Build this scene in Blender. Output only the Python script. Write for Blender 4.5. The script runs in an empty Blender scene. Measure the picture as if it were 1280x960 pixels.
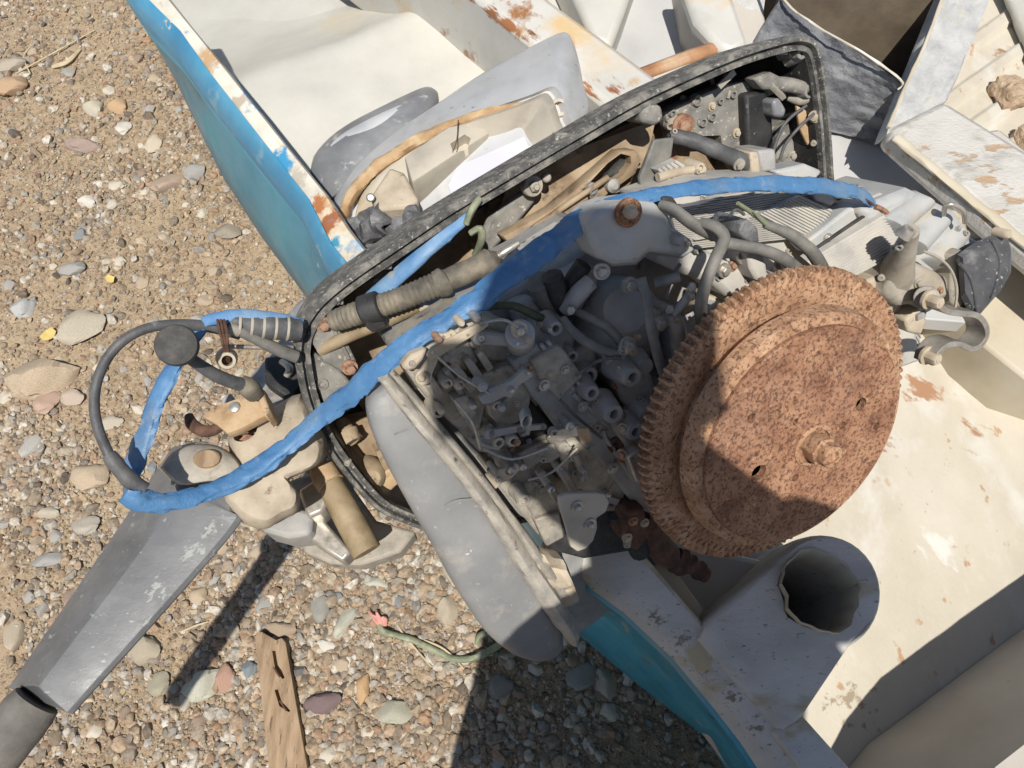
import bpy, bmesh, math, random
import numpy as np
from mathutils import Vector, Matrix, noise
random.seed(7); rng = np.random.default_rng(7)
SC = bpy.context.scene
COL = SC.collection

# ------------------------------------------------------------------ camera, sky, sun
H = 1.30; PITCH = math.radians(65); F = 931.0
UP = Vector((0, math.sin(PITCH), math.cos(PITCH))); BACK = Vector((0, -math.cos(PITCH), math.sin(PITCH))); RT = Vector((1, 0, 0))
CAM = Vector((0, 0, H))
cd = bpy.data.cameras.new('camera'); co = bpy.data.objects.new('camera', cd); COL.objects.link(co)
co.location = CAM; co.rotation_euler = (math.pi/2-PITCH, 0, 0)
cd.sensor_width = 36; cd.lens = F/1280*36; cd.clip_start = 0.01; cd.clip_end = 500
SC.camera = co

def ray(px, py): return RT*((px-640)/F) - UP*((py-480)/F) - BACK
SUN_DIR = ray(640, 490).normalized()
SUN_EL = math.asin(-SUN_DIR.z)
w = bpy.data.worlds.new("World"); SC.world = w; w.use_nodes = True
nt = w.node_tree; sky = nt.nodes.new('ShaderNodeTexSky'); sky.sky_type = 'NISHITA'; sky.sun_disc = False
sky.sun_elevation = SUN_EL; sky.sun_rotation = math.pi
nt.links.new(sky.outputs[0], nt.nodes['Background'].inputs[0]); nt.nodes['Background'].inputs[1].default_value = 0.070
sl = bpy.data.lights.new('sun', 'SUN'); so = bpy.data.objects.new('sun', sl); COL.objects.link(so)
sl.energy = 4.3; sl.angle = math.radians(0.6); sl.color = (1.0, 0.95, 0.87)
so.location = (0, -3, 8); so.rotation_euler = SUN_DIR.to_track_quat('-Z', 'Y').to_euler()
SC.view_settings.view_transform = 'Standard'; SC.view_settings.look = 'None'; SC.view_settings.exposure = 0.28; SC.view_settings.gamma = 1

# ------------------------------------------------------------------ measuring helpers: photo pixel -> point in the place
def D(px, py, d): return CAM + ray(px, py)*d
def P(px, py, z):
    r = ray(px, py); return CAM + r*((z-H)/r.z)
NV = (RT*.385 - UP*.385 + BACK*.839).normalized()       # crankshaft direction of the tilted motor
FW = D(1007.7, 549, .6067)                                    # centre of the flywheel face
def E(px, py, k):                                        # point on the plane k metres along the crankshaft from the flywheel face
    r = ray(px, py); return CAM + r*((FW+NV*k-CAM).dot(NV)/r.dot(NV))
def dep(p): return (p-CAM).dot(-BACK)
def S(p, px): return px*dep(p)/F                         # pixels -> metres at that depth
EA = (RT - NV*RT.dot(NV)).normalized(); EB = NV.cross(EA)

# ------------------------------------------------------------------ materials
def material(name, cols, scale=20, rough=.6, metal=0, bump=.25, bscale=None, spots=(), detail=8, stretch=None, bdist=.002):
    m = bpy.data.materials.new(name); m.use_nodes = True; t = m.node_tree; N = t.nodes; L = t.links
    b = N['Principled BSDF']; tc = N.new('ShaderNodeTexCoord'); src = tc.outputs['Object']
    if stretch:
        mp = N.new('ShaderNodeMapping'); mp.inputs['Scale'].default_value = stretch[:3]
        if len(stretch) > 3: mp.inputs['Rotation'].default_value = (0, 0, stretch[3])
        L.new(src, mp.inputs[0]); src = mp.outputs[0]
    def nz(s, d=detail, r=.6, off=0):
        n = N.new('ShaderNodeTexNoise'); n.noise_dimensions = '4D'; n.inputs['Scale'].default_value = s; n.inputs['Detail'].default_value = d
        n.inputs['Roughness'].default_value = r; n.inputs['W'].default_value = off; L.new(src, n.inputs['Vector']); return n.outputs['Fac']
    rp = N.new('ShaderNodeValToRGB'); L.new(nz(scale), rp.inputs[0]); e = rp.color_ramp.elements
    lo, hi = .32, .68
    e[0].position = lo; e[1].position = hi; e[0].color = (*cols[0], 1); e[1].color = (*cols[-1], 1)
    for i, c in enumerate(cols[1:-1]):
        x = e.new(lo+(hi-lo)*(i+1)/(len(cols)-1)); x.color = (*c, 1)
    col = rp.outputs[0]; hgt = nz(bscale or scale*4, 8, .65, 3.1)
    for i, (c, s, a, z, h) in enumerate(spots):         # colour, noise scale, threshold from..to, height step
        mr = N.new('ShaderNodeMapRange'); mr.inputs['From Min'].default_value = a; mr.inputs['From Max'].default_value = z
        L.new(nz(s, 6, .62, 7.3*i+1.7), mr.inputs['Value'])
        mx = N.new('ShaderNodeMix'); mx.data_type = 'RGBA'; L.new(mr.outputs[0], mx.inputs[0]); L.new(col, mx.inputs[6]); mx.inputs[7].default_value = (*c, 1); col = mx.outputs[2]
        if h:
            ma = N.new('ShaderNodeMath'); ma.operation = 'MULTIPLY_ADD'; L.new(mr.outputs[0], ma.inputs[0]); ma.inputs[1].default_value = h; L.new(hgt, ma.inputs[2]); hgt = ma.outputs[0]
    L.new(col, b.inputs['Base Color'])
    rr = N.new('ShaderNodeMapRange'); L.new(nz(scale*2.3, 5, .6, 5.5), rr.inputs['Value']); rr.inputs['From Min'].default_value = .3; rr.inputs['From Max'].default_value = .7
    rr.inputs['To Min'].default_value = max(.05, rough-.14); rr.inputs['To Max'].default_value = min(1, rough+.14); L.new(rr.outputs[0], b.inputs['Roughness'])
    b.inputs['Metallic'].default_value = metal
    bp = N.new('ShaderNodeBump'); bp.inputs['Strength'].default_value = bump; bp.inputs['Distance'].default_value = bdist; L.new(hgt, bp.inputs['Height']); L.new(bp.outputs[0], b.inputs['Normal'])
    m['_col'] = 0
    return m
def stain(m, obj, at, r, col, scale, a, z, stretch=(1, 1, 1), rot=0, height=0):   # worn or stained spot with a place of its own
    m = M[m] if isinstance(m, str) else m; t = m.node_tree; N = t.nodes; L = t.links; b = N['Principled BSDF']; src = b.inputs['Base Color'].links[0].from_socket
    tc = N.new('ShaderNodeTexCoord'); mp = N.new('ShaderNodeMapping'); mp.vector_type = 'TEXTURE'; mp.inputs['Rotation'].default_value = (0, 0, rot); mp.inputs['Scale'].default_value = stretch; L.new(tc.outputs['Object'], mp.inputs[0])
    n = N.new('ShaderNodeTexNoise'); n.inputs['Scale'].default_value = scale; n.inputs['Detail'].default_value = 7; n.inputs['Roughness'].default_value = .65; L.new(mp.outputs[0], n.inputs['Vector'])
    d = N.new('ShaderNodeVectorMath'); d.operation = 'DISTANCE'; L.new(tc.outputs['Object'], d.inputs[0]); d.inputs[1].default_value = at-ORG[obj.name]
    f = N.new('ShaderNodeMapRange'); f.inputs['From Min'].default_value = 0; f.inputs['From Max'].default_value = r; f.inputs['To Min'].default_value = .16; f.inputs['To Max'].default_value = -.25; L.new(d.outputs['Value'], f.inputs['Value'])
    s_ = N.new('ShaderNodeMath'); s_.operation = 'ADD'; L.new(n.outputs['Fac'], s_.inputs[0]); L.new(f.outputs[0], s_.inputs[1])
    k = N.new('ShaderNodeMapRange'); k.inputs['From Min'].default_value = a; k.inputs['From Max'].default_value = z; L.new(s_.outputs[0], k.inputs['Value'])
    mx = N.new('ShaderNodeMix'); mx.data_type = 'RGBA'; L.new(k.outputs[0], mx.inputs[0]); L.new(src, mx.inputs[6]); mx.inputs[7].default_value = (*col, 1); L.new(mx.outputs[2], b.inputs['Base Color'])
def attr_material(name, stops, rough=.85, bump=.3, scale=90, grain=.35):   # colour picked by a per-point value
    m = bpy.data.materials.new(name); m.use_nodes = True; t = m.node_tree; N = t.nodes; L = t.links; b = N['Principled BSDF']
    a = N.new('ShaderNodeAttribute'); a.attribute_name = 'tone'; rp = N.new('ShaderNodeValToRGB'); L.new(a.outputs['Fac'], rp.inputs[0])
    e = rp.color_ramp.elements; e[0].position = 0; e[0].color = (*stops[0], 1); e[1].position = 1; e[1].color = (*stops[-1], 1)
    for i, c in enumerate(stops[1:-1]): e.new((i+1)/(len(stops)-1)).color = (*c, 1)
    tc = N.new('ShaderNodeTexCoord'); n = N.new('ShaderNodeTexNoise'); n.inputs['Scale'].default_value = scale; n.inputs['Detail'].default_value = 6; L.new(tc.outputs['Object'], n.inputs['Vector'])
    mr = N.new('ShaderNodeMapRange'); L.new(n.outputs['Fac'], mr.inputs['Value']); mr.inputs['From Min'].default_value = .3; mr.inputs['From Max'].default_value = .7
    mr.inputs['To Min'].default_value = 1-grain; mr.inputs['To Max'].default_value = 1+grain*.5
    mx = N.new('ShaderNodeMix'); mx.data_type = 'RGBA'; mx.blend_type = 'MULTIPLY'; mx.inputs[0].default_value = 1; L.new(rp.outputs[0], mx.inputs[6]); L.new(mr.outputs[0], mx.inputs[7])
    L.new(mx.outputs[2], b.inputs['Base Color']); b.inputs['Roughness'].default_value = rough
    bp = N.new('ShaderNodeBump'); bp.inputs['Strength'].default_value = bump; bp.inputs['Distance'].default_value = .002; L.new(n.outputs['Fac'], bp.inputs['Height']); L.new(bp.outputs[0], b.inputs['Normal'])
    return m
DUST = (.40, .345, .265)
M = dict(
 sand=material('sandy_soil', [(.25,.18,.11),(.395,.295,.19),(.49,.385,.265)], 55, .95, 0, .9, 260, [((.19,.14,.095),130,.56,.66,-.3),((.52,.43,.31),210,.6,.68,.5),((.44,.34,.22),3.5,.5,.65,0)], bdist=.006),
 rust=material('flywheel_rust', [(.19,.086,.047),(.345,.175,.1),(.45,.26,.155)], 40, .85, .05, .7, 300, [((.36,.21,.14),9,.5,.68,0),((.15,.07,.045),12,.52,.66,0),((.16,.072,.042),330,.52,.66,-.9),((.13,.06,.037),140,.58,.66,-.5),((.5,.31,.18),120,.6,.68,.3)], bdist=.0025),
 rustlight=material('orange_rust', [(.28,.147,.082),(.43,.25,.145),(.53,.34,.212)], 46, .85, .05, .7, 300, [((.19,.09,.05),300,.53,.66,-.8),((.16,.075,.042),120,.58,.66,-.5),((.24,.11,.06),16,.58,.7,0),((.55,.36,.22),90,.6,.68,.2)], bdist=.0025),
 rustdark=material('dark_rust', [(.045,.024,.017),(.10,.052,.034),(.17,.09,.058)], 90, .85, .1, .5, 300),
 bolt=material('rusty_bolt', [(.17,.08,.05),(.34,.19,.12),(.42,.3,.22)], 160, .65, .3, .3, 400),
 screw=material('zinc_screw', [(.32,.31,.28),(.52,.5,.46)], 200, .42, .6, .15, 500),
 alu=material('dusty_aluminium', [(.22,.2,.17),(.34,.31,.26),(.43,.39,.325)], 40, .72, .05, .35, 220, [((.13,.12,.11),45,.6,.7,-.2),(DUST,18,.5,.66,0)]),
 alub=material('sandy_casting', [(.30,.25,.18),(.42,.355,.265),(.5,.43,.33)], 35, .8, 0, .35, 200, [((.2,.15,.1),60,.6,.68,-.2)]),
 carb=material('oily_zinc', [(.21,.195,.165),(.35,.32,.27),(.45,.41,.34)], 70, .62, .25, .45, 260, [((.06,.055,.05),60,.58,.68,-.2),((.43,.37,.285),30,.52,.7,0)]),
 block=material('grey_engine_paint', [(.22,.22,.217),(.30,.298,.292),(.38,.372,.355)], 30, .62, 0, .3, 200, [((.34,.31,.26),22,.55,.72,0),((.08,.08,.08),55,.62,.7,-.2)]),
 dark=material('mottled_black', [(.012,.012,.012),(.03,.03,.03),(.06,.056,.05)], 60, .7, 0, .4, 200),
 head=material('pale_grey_paint', [(.30,.31,.31),(.40,.405,.395),(.46,.455,.43)], 26, .55, 0, .2, 180, [((.45,.4,.32),30,.54,.66,0),((.25,.17,.12),60,.66,.72,-.2)]),
 ribbed=material('dusty_ribbed_cover', [(.34,.33,.31),(.46,.44,.4),(.52,.49,.43)], 30, .6, 0, .2, 220, [((.26,.23,.19),70,.62,.7,-.1)]),
 blackp=material('weathered_black_plastic', [(.012,.012,.013),(.022,.022,.023),(.04,.039,.037)], 45, .6, 0, .35, 220, [((.3,.285,.25),120,.635,.69,.2),((.16,.15,.13),60,.62,.74,0)]),
 rim=material('scuffed_rubber_rim', [(.045,.044,.042),(.10,.098,.092),(.18,.175,.16)], 70, .75, 0, .6, 300, [((.46,.44,.4),260,.57,.64,.4),((.27,.255,.22),60,.5,.64,0)]),
 tray=material('dusty_black_casting', [(.12,.116,.105),(.20,.192,.175),(.28,.265,.235)], 50, .75, 0, .5, 220, [((.44,.41,.35),160,.58,.64,.3),((.3,.25,.18),22,.55,.7,0)]),
 traymud=material('muddy_tray', [(.16,.11,.065),(.30,.22,.14),(.42,.33,.22)], 25, .8, 0, .4, 160, [((.09,.06,.04),40,.58,.68,-.2)]),
 bulb=material('grey_silencer_paint', [(.19,.192,.194),(.23,.232,.233),(.275,.275,.273)], 14, .5, 0, .25, 160, [((.38,.35,.3),20,.56,.72,0),((.5,.49,.46),140,.65,.69,.2),((.17,.17,.175),60,.66,.71,-.2)]),
 seam=material('pale_seam_strip', [(.26,.245,.22),(.4,.37,.32),(.47,.43,.36)], 60, .75, 0, .5, 260, [((.14,.12,.1),90,.6,.68,-.2)]),
 tiller=material('grey_tiller_paint', [(.10,.103,.108),(.135,.138,.143),(.17,.173,.178)], 16, .46, .0, .12, 200, [((.19,.2,.195),20,.55,.72,0),((.3,.325,.3),90,.62,.66,.15),((.3,.31,.295),300,.66,.7,.1)], stretch=(1,1.7,1,-.86)),
 blue=material('blue_plastic_sleeve', [(.045,.13,.27),(.062,.175,.35),(.10,.225,.40)], 24, .5, 0, .5, 70, [((.19,.235,.28),13,.55,.7,0),((.2,.28,.38),60,.58,.72,0),((.01,.04,.12),150,.68,.72,-.3)], bdist=.004),
 bluepale=material('faded_blue_sleeve', [(.06,.17,.36),(.12,.25,.44),(.2,.32,.46)], 30, .6, 0, .4, 120, [((.35,.34,.3),50,.58,.7,0)], bdist=.003),
 cable=material('grey_black_cable', [(.05,.05,.052),(.085,.085,.088),(.13,.128,.122)], 60, .6, 0, .3, 250, [((.26,.24,.2),60,.6,.7,0)]),
 hose=material('dusty_grey_hose', [(.10,.10,.095),(.16,.155,.14),(.23,.215,.185)], 50, .7, 0, .3, 260),
 conduit=material('dusty_corrugated_conduit', [(.06,.055,.045),(.13,.115,.09),(.24,.205,.15)], 55, .7, 0, .3, 260),
 knob=material('matt_black_knob', [(.035,.034,.033),(.055,.053,.05),(.085,.08,.075)], 90, .8, 0, .3, 300),
 brass=material('tarnished_brass', [(.17,.125,.07),(.27,.205,.12),(.34,.27,.175)], 40, .6, .05, .3, 200),
 strap=material('rusty_strap_steel', [(.19,.17,.145),(.3,.28,.25),(.4,.385,.36)], 40, .5, .25, .3, 240, [((.22,.12,.065),26,.54,.68,0)]),
 steel=material('dull_steel', [(.3,.28,.25),(.46,.43,.38),(.54,.51,.46)], 60, .4, .6, .2, 260, [((.25,.14,.08),40,.6,.72,0)]),
 capgrey=material('scratched_grey_cap', [(.05,.052,.058),(.075,.078,.085),(.11,.112,.118)], 26, .45, 0, .3, 180, [((.38,.37,.35),110,.61,.65,.2),((.2,.2,.2),30,.58,.72,0)], stretch=(1,2.5,1,.5)),
 dustygrip=material('dusty_rubber_grip', [(.08,.075,.068),(.14,.13,.115),(.2,.185,.16)], 30, .8, 0, .3, 200),
 clay=material('rusty_beige_plate', [(.26,.16,.08),(.42,.29,.17),(.5,.37,.23)], 45, .8, 0, .4, 200, [((.12,.06,.03),60,.6,.68,-.2)]),
 green=material('faded_green_wire', [(.13,.145,.09),(.21,.23,.145),(.31,.32,.22)], 60, .6, 0, .2, 200),
 greendark=material('dark_green_tube', [(.035,.05,.025),(.06,.08,.04),(.1,.11,.06)], 60, .6, 0, .2, 200),
 pink=material('pink_frayed_plastic', [(.5,.2,.16),(.68,.36,.3)], 90, .7, 0, .3, 200),
 teal=material('teal_hull_paint', [(.045,.17,.245),(.062,.22,.305),(.085,.26,.345)], 9, .38, 0, .15, 120, [((.05,.3,.33),6,.55,.7,0),((.3,.45,.5),75,.68,.71,.2),((.22,.07,.04),11,.69,.72,-.2)]),
 transomblue=material('chipped_blue_transom_paint', [(.025,.23,.37),(.04,.30,.465),(.065,.35,.50)], 12, .4, 0, .2, 120, [((.42,.4,.34),22,.62,.65,-.3),((.13,.3,.36),7,.56,.68,0)]),
 tealbright=material('bright_blue_paint', [(.045,.19,.33),(.06,.235,.385),(.085,.28,.425)], 12, .4, 0, .2, 120, [((.46,.43,.36),20,.63,.65,-.3),((.2,.33,.4),9,.6,.66,0)]),
 rimblue=material('worn_gunwale_paint', [(.40,.38,.33),(.58,.55,.47),(.66,.63,.55)], 16, .6, 0, .4, 160, [((.03,.25,.52),7,.52,.56,.3),((.52,.36,.17),9,.56,.66,0),((.35,.13,.05),12,.645,.7,-.3)]),
 rimscuff=material('scuffed_white_gunwale', [(.43,.415,.385),(.53,.515,.48),(.59,.575,.535)], 14, .6, 0, .5, 160, [((.42,.36,.24),14,.56,.66,0),((.2,.19,.165),120,.61,.67,-.3)], stretch=(1,2.2,1,.8)),
 white=material('white_fibreglass', [(.46,.45,.41),(.52,.505,.455),(.56,.55,.5)], 8, .5, 0, .2, 130, [((.55,.48,.36),5,.6,.76,0),((.3,.26,.2),140,.7,.73,-.2)], bdist=.003),
 rustywhite=material('rust_stained_white', [(.46,.45,.41),(.53,.515,.47),(.57,.555,.51)], 8, .5, 0, .25, 130, [((.58,.42,.22),7,.53,.66,0),((.3,.14,.055),13,.585,.66,-.2)], bdist=.003),
 rustbar=material('rust_streaked_edge', [(.24,.105,.05),(.38,.2,.1),(.52,.40,.27)], 16, .7, 0, .3, 130),
 cream=material('cream_deck_paint', [(.45,.405,.325),(.51,.465,.38),(.55,.51,.43)], 5, .55, 0, .25, 90, [((.4,.25,.14),26,.62,.67,-.25),((.57,.545,.49),7,.52,.64,.1),((.3,.25,.19),120,.695,.73,-.2)], stretch=(1.6,1,1,.7), bdist=.003),
 greywhite=material('grey_white_fibreglass', [(.38,.38,.37),(.48,.475,.455),(.55,.54,.5)], 7, .55, 0, .4, 60, [((.3,.29,.27),90,.66,.72,-.2)], bdist=.006),
 greyfloor=material('pale_grey_floor_paint', [(.40,.40,.395),(.46,.46,.45),(.5,.495,.48)], 6, .5, 0, .2, 80, [((.25,.22,.18),60,.67,.72,-.2)]),
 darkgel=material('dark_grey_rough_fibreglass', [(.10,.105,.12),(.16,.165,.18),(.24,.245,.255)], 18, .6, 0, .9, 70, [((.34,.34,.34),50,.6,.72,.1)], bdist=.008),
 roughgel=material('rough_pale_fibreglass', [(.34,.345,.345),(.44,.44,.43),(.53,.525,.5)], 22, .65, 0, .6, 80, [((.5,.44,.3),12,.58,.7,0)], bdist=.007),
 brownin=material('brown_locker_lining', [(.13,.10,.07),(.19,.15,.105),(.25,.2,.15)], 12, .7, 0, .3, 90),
 peeled=material('peeling_white_thwart', [(.44,.42,.375),(.52,.5,.46),(.55,.535,.5)], 12, .6, 0, .6, 120, [((.42,.29,.18),20,.555,.6,-.5),((.36,.345,.31),14,.58,.68,-.2),((.55,.42,.22),8,.6,.7,0)], stretch=(1,2,1,-.6), bdist=.004),
 beige=material('beige_stained_wall', [(.4,.35,.25),(.5,.44,.33),(.55,.5,.4)], 7, .6, 0, .2, 80),
 dustywall=material('brown_grey_inner_wall', [(.38,.345,.295),(.45,.415,.365),(.5,.47,.42)], 6, .6, 0, .25, 90, [((.2,.17,.14),80,.68,.73,-.2)]),
 shell=material('worn_grey_cover_paint', [(.38,.388,.4),(.47,.478,.485),(.53,.53,.535)], 12, .4, .1, .15, 150, [((.13,.13,.14),55,.64,.69,-.1),((.55,.55,.55),16,.56,.7,0)]),
 shelldark=material('dark_grey_cover_paint', [(.14,.145,.155),(.2,.205,.215),(.28,.285,.29)], 12, .45, .1, .15, 150, [((.42,.42,.41),40,.58,.66,0)]),
 shellin=material('dusty_cover_lining', [(.33,.3,.25),(.44,.4,.33),(.5,.46,.38)], 14, .7, 0, .3, 120, [((.5,.36,.2),9,.56,.7,0)]),
 sealrust=material('rusty_foam_seal', [(.27,.16,.08),(.42,.28,.15),(.53,.41,.26)], 30, .85, 0, .5, 140),
 paper=material('white_paper', [(.56,.555,.63),(.61,.605,.66)], 10, .8, 0, .1, 60),
 bag=material('black_grey_plastic_scrap', [(.05,.05,.055),(.11,.112,.118),(.22,.22,.225)], 30, .35, 0, .6, 60, bdist=.008),
 wood=material('weathered_timber', [(.20,.13,.075),(.31,.215,.13),(.40,.29,.19)], 14, .85, 0, .6, 60, [((.1,.065,.04),30,.6,.68,-.3)], stretch=(6,1,1,.12), bdist=.003),
 straw=material('dry_straw', [(.45,.36,.22),(.6,.5,.33)], 40, .8, 0, .2, 100),
 leaf=material('yellow_leaf', [(.5,.36,.1),(.62,.48,.18)], 60, .7, 0, .2, 100),
 clod=material('earth_clod', [(.36,.25,.16),(.46,.34,.23),(.53,.42,.3)], 50, .95, 0, .9, 120, bdist=.008),
 cloth=material('white_robe_cloth', [(.6,.6,.58),(.7,.7,.68)], 20, .85, 0, .2, 120),
 skin=material('skin', [(.30,.17,.11),(.36,.21,.14)], 40, .55, 0, .1, 200),
 hair=material('black_hair', [(.01,.01,.01),(.03,.025,.02)], 80, .6, 0, .4, 200),
 phone=material('phone_case', [(.02,.02,.022),(.03,.03,.033)], 50, .4, 0, .05, 200),
)
M['pebble'] = attr_material('pebble_mix', [(.11,.088,.07),(.35,.265,.18),(.20,.17,.14),(.42,.32,.21),(.28,.215,.15),(.34,.22,.14),(.48,.395,.285),(.25,.23,.2),(.56,.51,.43),(.32,.25,.18)], .92, .6, 170)
STONES = {}
def stone_mat(c):
    k = tuple(round(x, 2) for x in c)
    if k not in STONES:
        d = tuple(x*.72 for x in c); l = tuple(min(.7, x*1.2) for x in c)
        STONES[k] = material('stone', [d, c, l], 26, .85, 0, .4, 110, [((c[0]*.55, c[1]*.5, c[2]*.48), 38, .62, .72, -.15)])
    return STONES[k]

# ------------------------------------------------------------------ mesh builder
def crom(pts, n):
    out = []; m = len(pts)
    for i in range(m-1):
        p0 = pts[max(i-1, 0)]; p1 = pts[i]; p2 = pts[i+1]; p3 = pts[min(i+2, m-1)]
        for j in range(n):
            t = j/n
            out.append(tuple(.5*((2*b)+(-a+c)*t+(2*a-5*b+4*c-d)*t*t+(-a+3*b-3*c+d)*t**3) for a, b, c, d in zip(p0, p1, p2, p3)))
    out.append(tuple(pts[-1])); return out
class MB:
    def __init__(s): s.v = []; s.f = []
    def add(s, vs, fs):
        o = len(s.v); s.v += [Vector(v) for v in vs]; s.f += [tuple(i+o for i in f) for f in fs]; return s
    def ring_loft(s, rings, cap0=True, cap1=True, closed=True):
        n = len(rings[0]); vs = [p for r in rings for p in r]; fs = []
        for i in range(len(rings)-1):
            for j in range(n if closed else n-1):
                a = i*n+j; b = i*n+(j+1) % n; fs.append((a, b, b+n, a+n))
        if cap0 and closed: fs.append(tuple(reversed(range(n))))
        if cap1 and closed: fs.append(tuple(range((len(rings)-1)*n, len(rings)*n)))
        return s.add(vs, fs)
    def tube(s, pts, rad, seg=10, n=5, flat=None, ridges=0, ramp=.0, wr=0, seed=0, crease=0):
        # pts: Vectors, rad: metres (one or per point)
        if not hasattr(rad, '__len__'): rad = [rad]*len(pts)
        c = crom([(*p, r) for p, r in zip(pts, rad)], n) if n > 1 else [(*p, r) for p, r in zip(pts, rad)]
        P3 = [Vector(x[:3]) for x in c]; R3 = [x[3] for x in c]
        t0 = (P3[1]-P3[0]).normalized(); ref = (flat[0] if flat else (BACK if abs(t0.dot(BACK)) < .9 else UP)); rings = []; acc = 0
        u = (ref - t0*ref.dot(t0)).normalized()
        for i, p in enumerate(P3):
            t = (P3[min(i+1, len(P3)-1)]-P3[max(i-1, 0)]).normalized()
            if flat: u = ref
            u = (u - t*u.dot(t)).normalized(); v = t.cross(u); r = R3[i]
            if i: acc += (p-P3[i-1]).length
            if ridges: r *= 1+ramp*(1 if (int(acc/ridges*2) % 2) else -1)
            fu = flat[1] if flat else 1
            ring = []
            for j in range(seg):
                a = 2*math.pi*j/seg; k = 1
                if wr: k = 1+wr*noise.noise(Vector((acc*38+seed, math.cos(a)*1.1, math.sin(a)*1.1)))+wr*.6*noise.noise(Vector((acc*95+seed, math.cos(a)*2, math.sin(a)*2+5)))
                if crease: k *= 1-crease*math.exp(-(noise.noise(Vector((acc*26+seed*3, math.cos(a)*.9+acc*9, math.sin(a)*.9+2)))/.07)**2)
                ring.append(p+u*(math.cos(a)*r*fu*k)+v*(math.sin(a)*r*k))
            rings.append(ring)
        return s.ring_loft(rings)
    def lathe(s, o, ax, prof, seg=24, cap=True):
        ax = ax.normalized(); u = ax.orthogonal().normalized(); v = ax.cross(u)
        rings = [[o+ax*h+(u*math.cos(2*math.pi*j/seg)+v*math.sin(2*math.pi*j/seg))*max(r, 1e-5) for j in range(seg)] for r, h in prof]
        return s.ring_loft(rings, cap, cap)
    def cyl(s, o, ax, r, h, seg=16, r2=None): return s.lathe(o, ax, [(r, 0), (r if r2 is None else r2, h)], seg)
    def boss(s, o, ax, r, h, hole=.55, seg=16, r2=None):   # hollow post: o = top centre
        rt = r if r2 is None else r2
        return s.lathe(o, ax, [(rt*1.25, -h), (r*1.0, -.0015), (r*.93, 0), (r*hole, 0), (r*hole, -min(h*.8, r*2.5))], seg)
    def hexbolt(s, o, ax, r, h=None, washer=True):
        h = h or r*.9
        if washer: s.cyl(o-ax*.001, ax, r*1.55, .002+r*.15, 16); o = o+ax*(.001+r*.15)
        return s.lathe(o, ax, [(r, 0), (r, h*.85), (r*.86, h)], 6).lathe(o, ax, [(r*.5, h*.9), (r*.42, h*1.06)], 10)
    def prism(s, top, vec):
        n = len(top); top = [Vector(p) for p in top]; nn = Vector((0, 0, 0))
        for i in range(n): nn += top[i].cross(top[(i+1) % n])
        if nn.dot(vec) > 0: top.reverse()
        bot = [p+vec for p in top]
        return s.add(bot+top, [tuple(reversed(range(n))), tuple(range(n, 2*n))]+[(i, (i+1) % n, (i+1) % n+n, i+n) for i in range(n)])
    def box(s, c, ax, ay, az, sx, sy, sz):
        ax, ay, az = ax*(sx/2), ay*(sy/2), az*(sz/2)
        vs = [c+ax*i+ay*j+az*k for k in (-1, 1) for j in (-1, 1) for i in (-1, 1)]
        return s.add(vs, [(0, 2, 3, 1), (4, 5, 7, 6), (0, 1, 5, 4), (2, 6, 7, 3), (0, 4, 6, 2), (1, 3, 7, 5)])
    def patch(s, c00, c10, c11, c01, nu, nv, fn=None, depth=.004):
        nn = (c10-c00).cross(c01-c00).normalized()
        if nn.dot(CAM-c00) < 0: nn = -nn
        top = []
        for j in range(nv+1):
            for i in range(nu+1):
                a, b = i/nu, j/nv; p = c00*(1-a)*(1-b)+c10*a*(1-b)+c11*a*b+c01*(1-a)*b
                top.append(p+nn*(fn(a, b) if fn else 0))
        bot = []
        W = nu+1
        edge = [i for i in range(W)]+[W*j+nu for j in range(1, nv+1)]+[W*nv+i for i in range(nu-1, -1, -1)]+[W*j for j in range(nv-1, 0, -1)]
        fs = [(j*W+i, j*W+i+1, (j+1)*W+i+1, (j+1)*W+i) for j in range(nv) for i in range(nu)]
        b0 = len(top); vs = top+[top[e]-nn*depth for e in edge]; L = len(edge)
        fs += [(edge[(q+1) % L], edge[q], b0+q, b0+(q+1) % L) for q in range(L)]
        fs.append(tuple(b0+q for q in reversed(range(L))))
        return s.add(vs, fs)
    def build(s, name, mat, parent=None, smooth=True, bevel=0, sub=0, angle=38, wrap=True, recalc=True):
        c = sum(s.v, Vector())/len(s.v)
        me = bpy.data.meshes.new(name); me.from_pydata([v-c for v in s.v], [], s.f); me.update()
        if recalc:
            bm = bmesh.new(); bm.from_mesh(me); bmesh.ops.recalc_face_normals(bm, faces=bm.faces); bm.to_mesh(me); bm.free()
        if smooth:
            me.polygons.foreach_set('use_smooth', [True]*len(me.polygons)); me.set_sharp_from_angle(angle=math.radians(angle))
        me.materials.append(M[mat] if isinstance(mat, str) else mat)
        o = bpy.data.objects.new(name, me); COL.objects.link(o); put(o, c, parent)
        if bevel:
            b = o.modifiers.new('bevel', 'BEVEL'); b.width = bevel; b.segments = 2; b.limit_method = 'ANGLE'; b.angle_limit = math.radians(40)
        if sub:
            d = o.modifiers.new('sub', 'SUBSURF'); d.levels = sub; d.render_levels = sub
        return o
ORG = {}
def put(o, c, parent):
    if parent is None: o.location = c
    else: o.parent = parent; o.location = c-ORG[parent.name]
    ORG[o.name] = Vector(c)
def thing(name, label, cat, loc, group=None):
    o = bpy.data.objects.new(name, None); COL.objects.link(o); o.empty_display_size = .05; o.location = loc; ORG[o.name] = Vector(loc)
    o['label'] = label; o['category'] = cat
    if group: o['group'] = group
    return o
def tag(o, label, cat, group=None):
    o['label'] = label; o['category'] = cat
    if group: o['group'] = group
    return o
def kind(o, k): o['kind'] = k; return o
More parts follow.
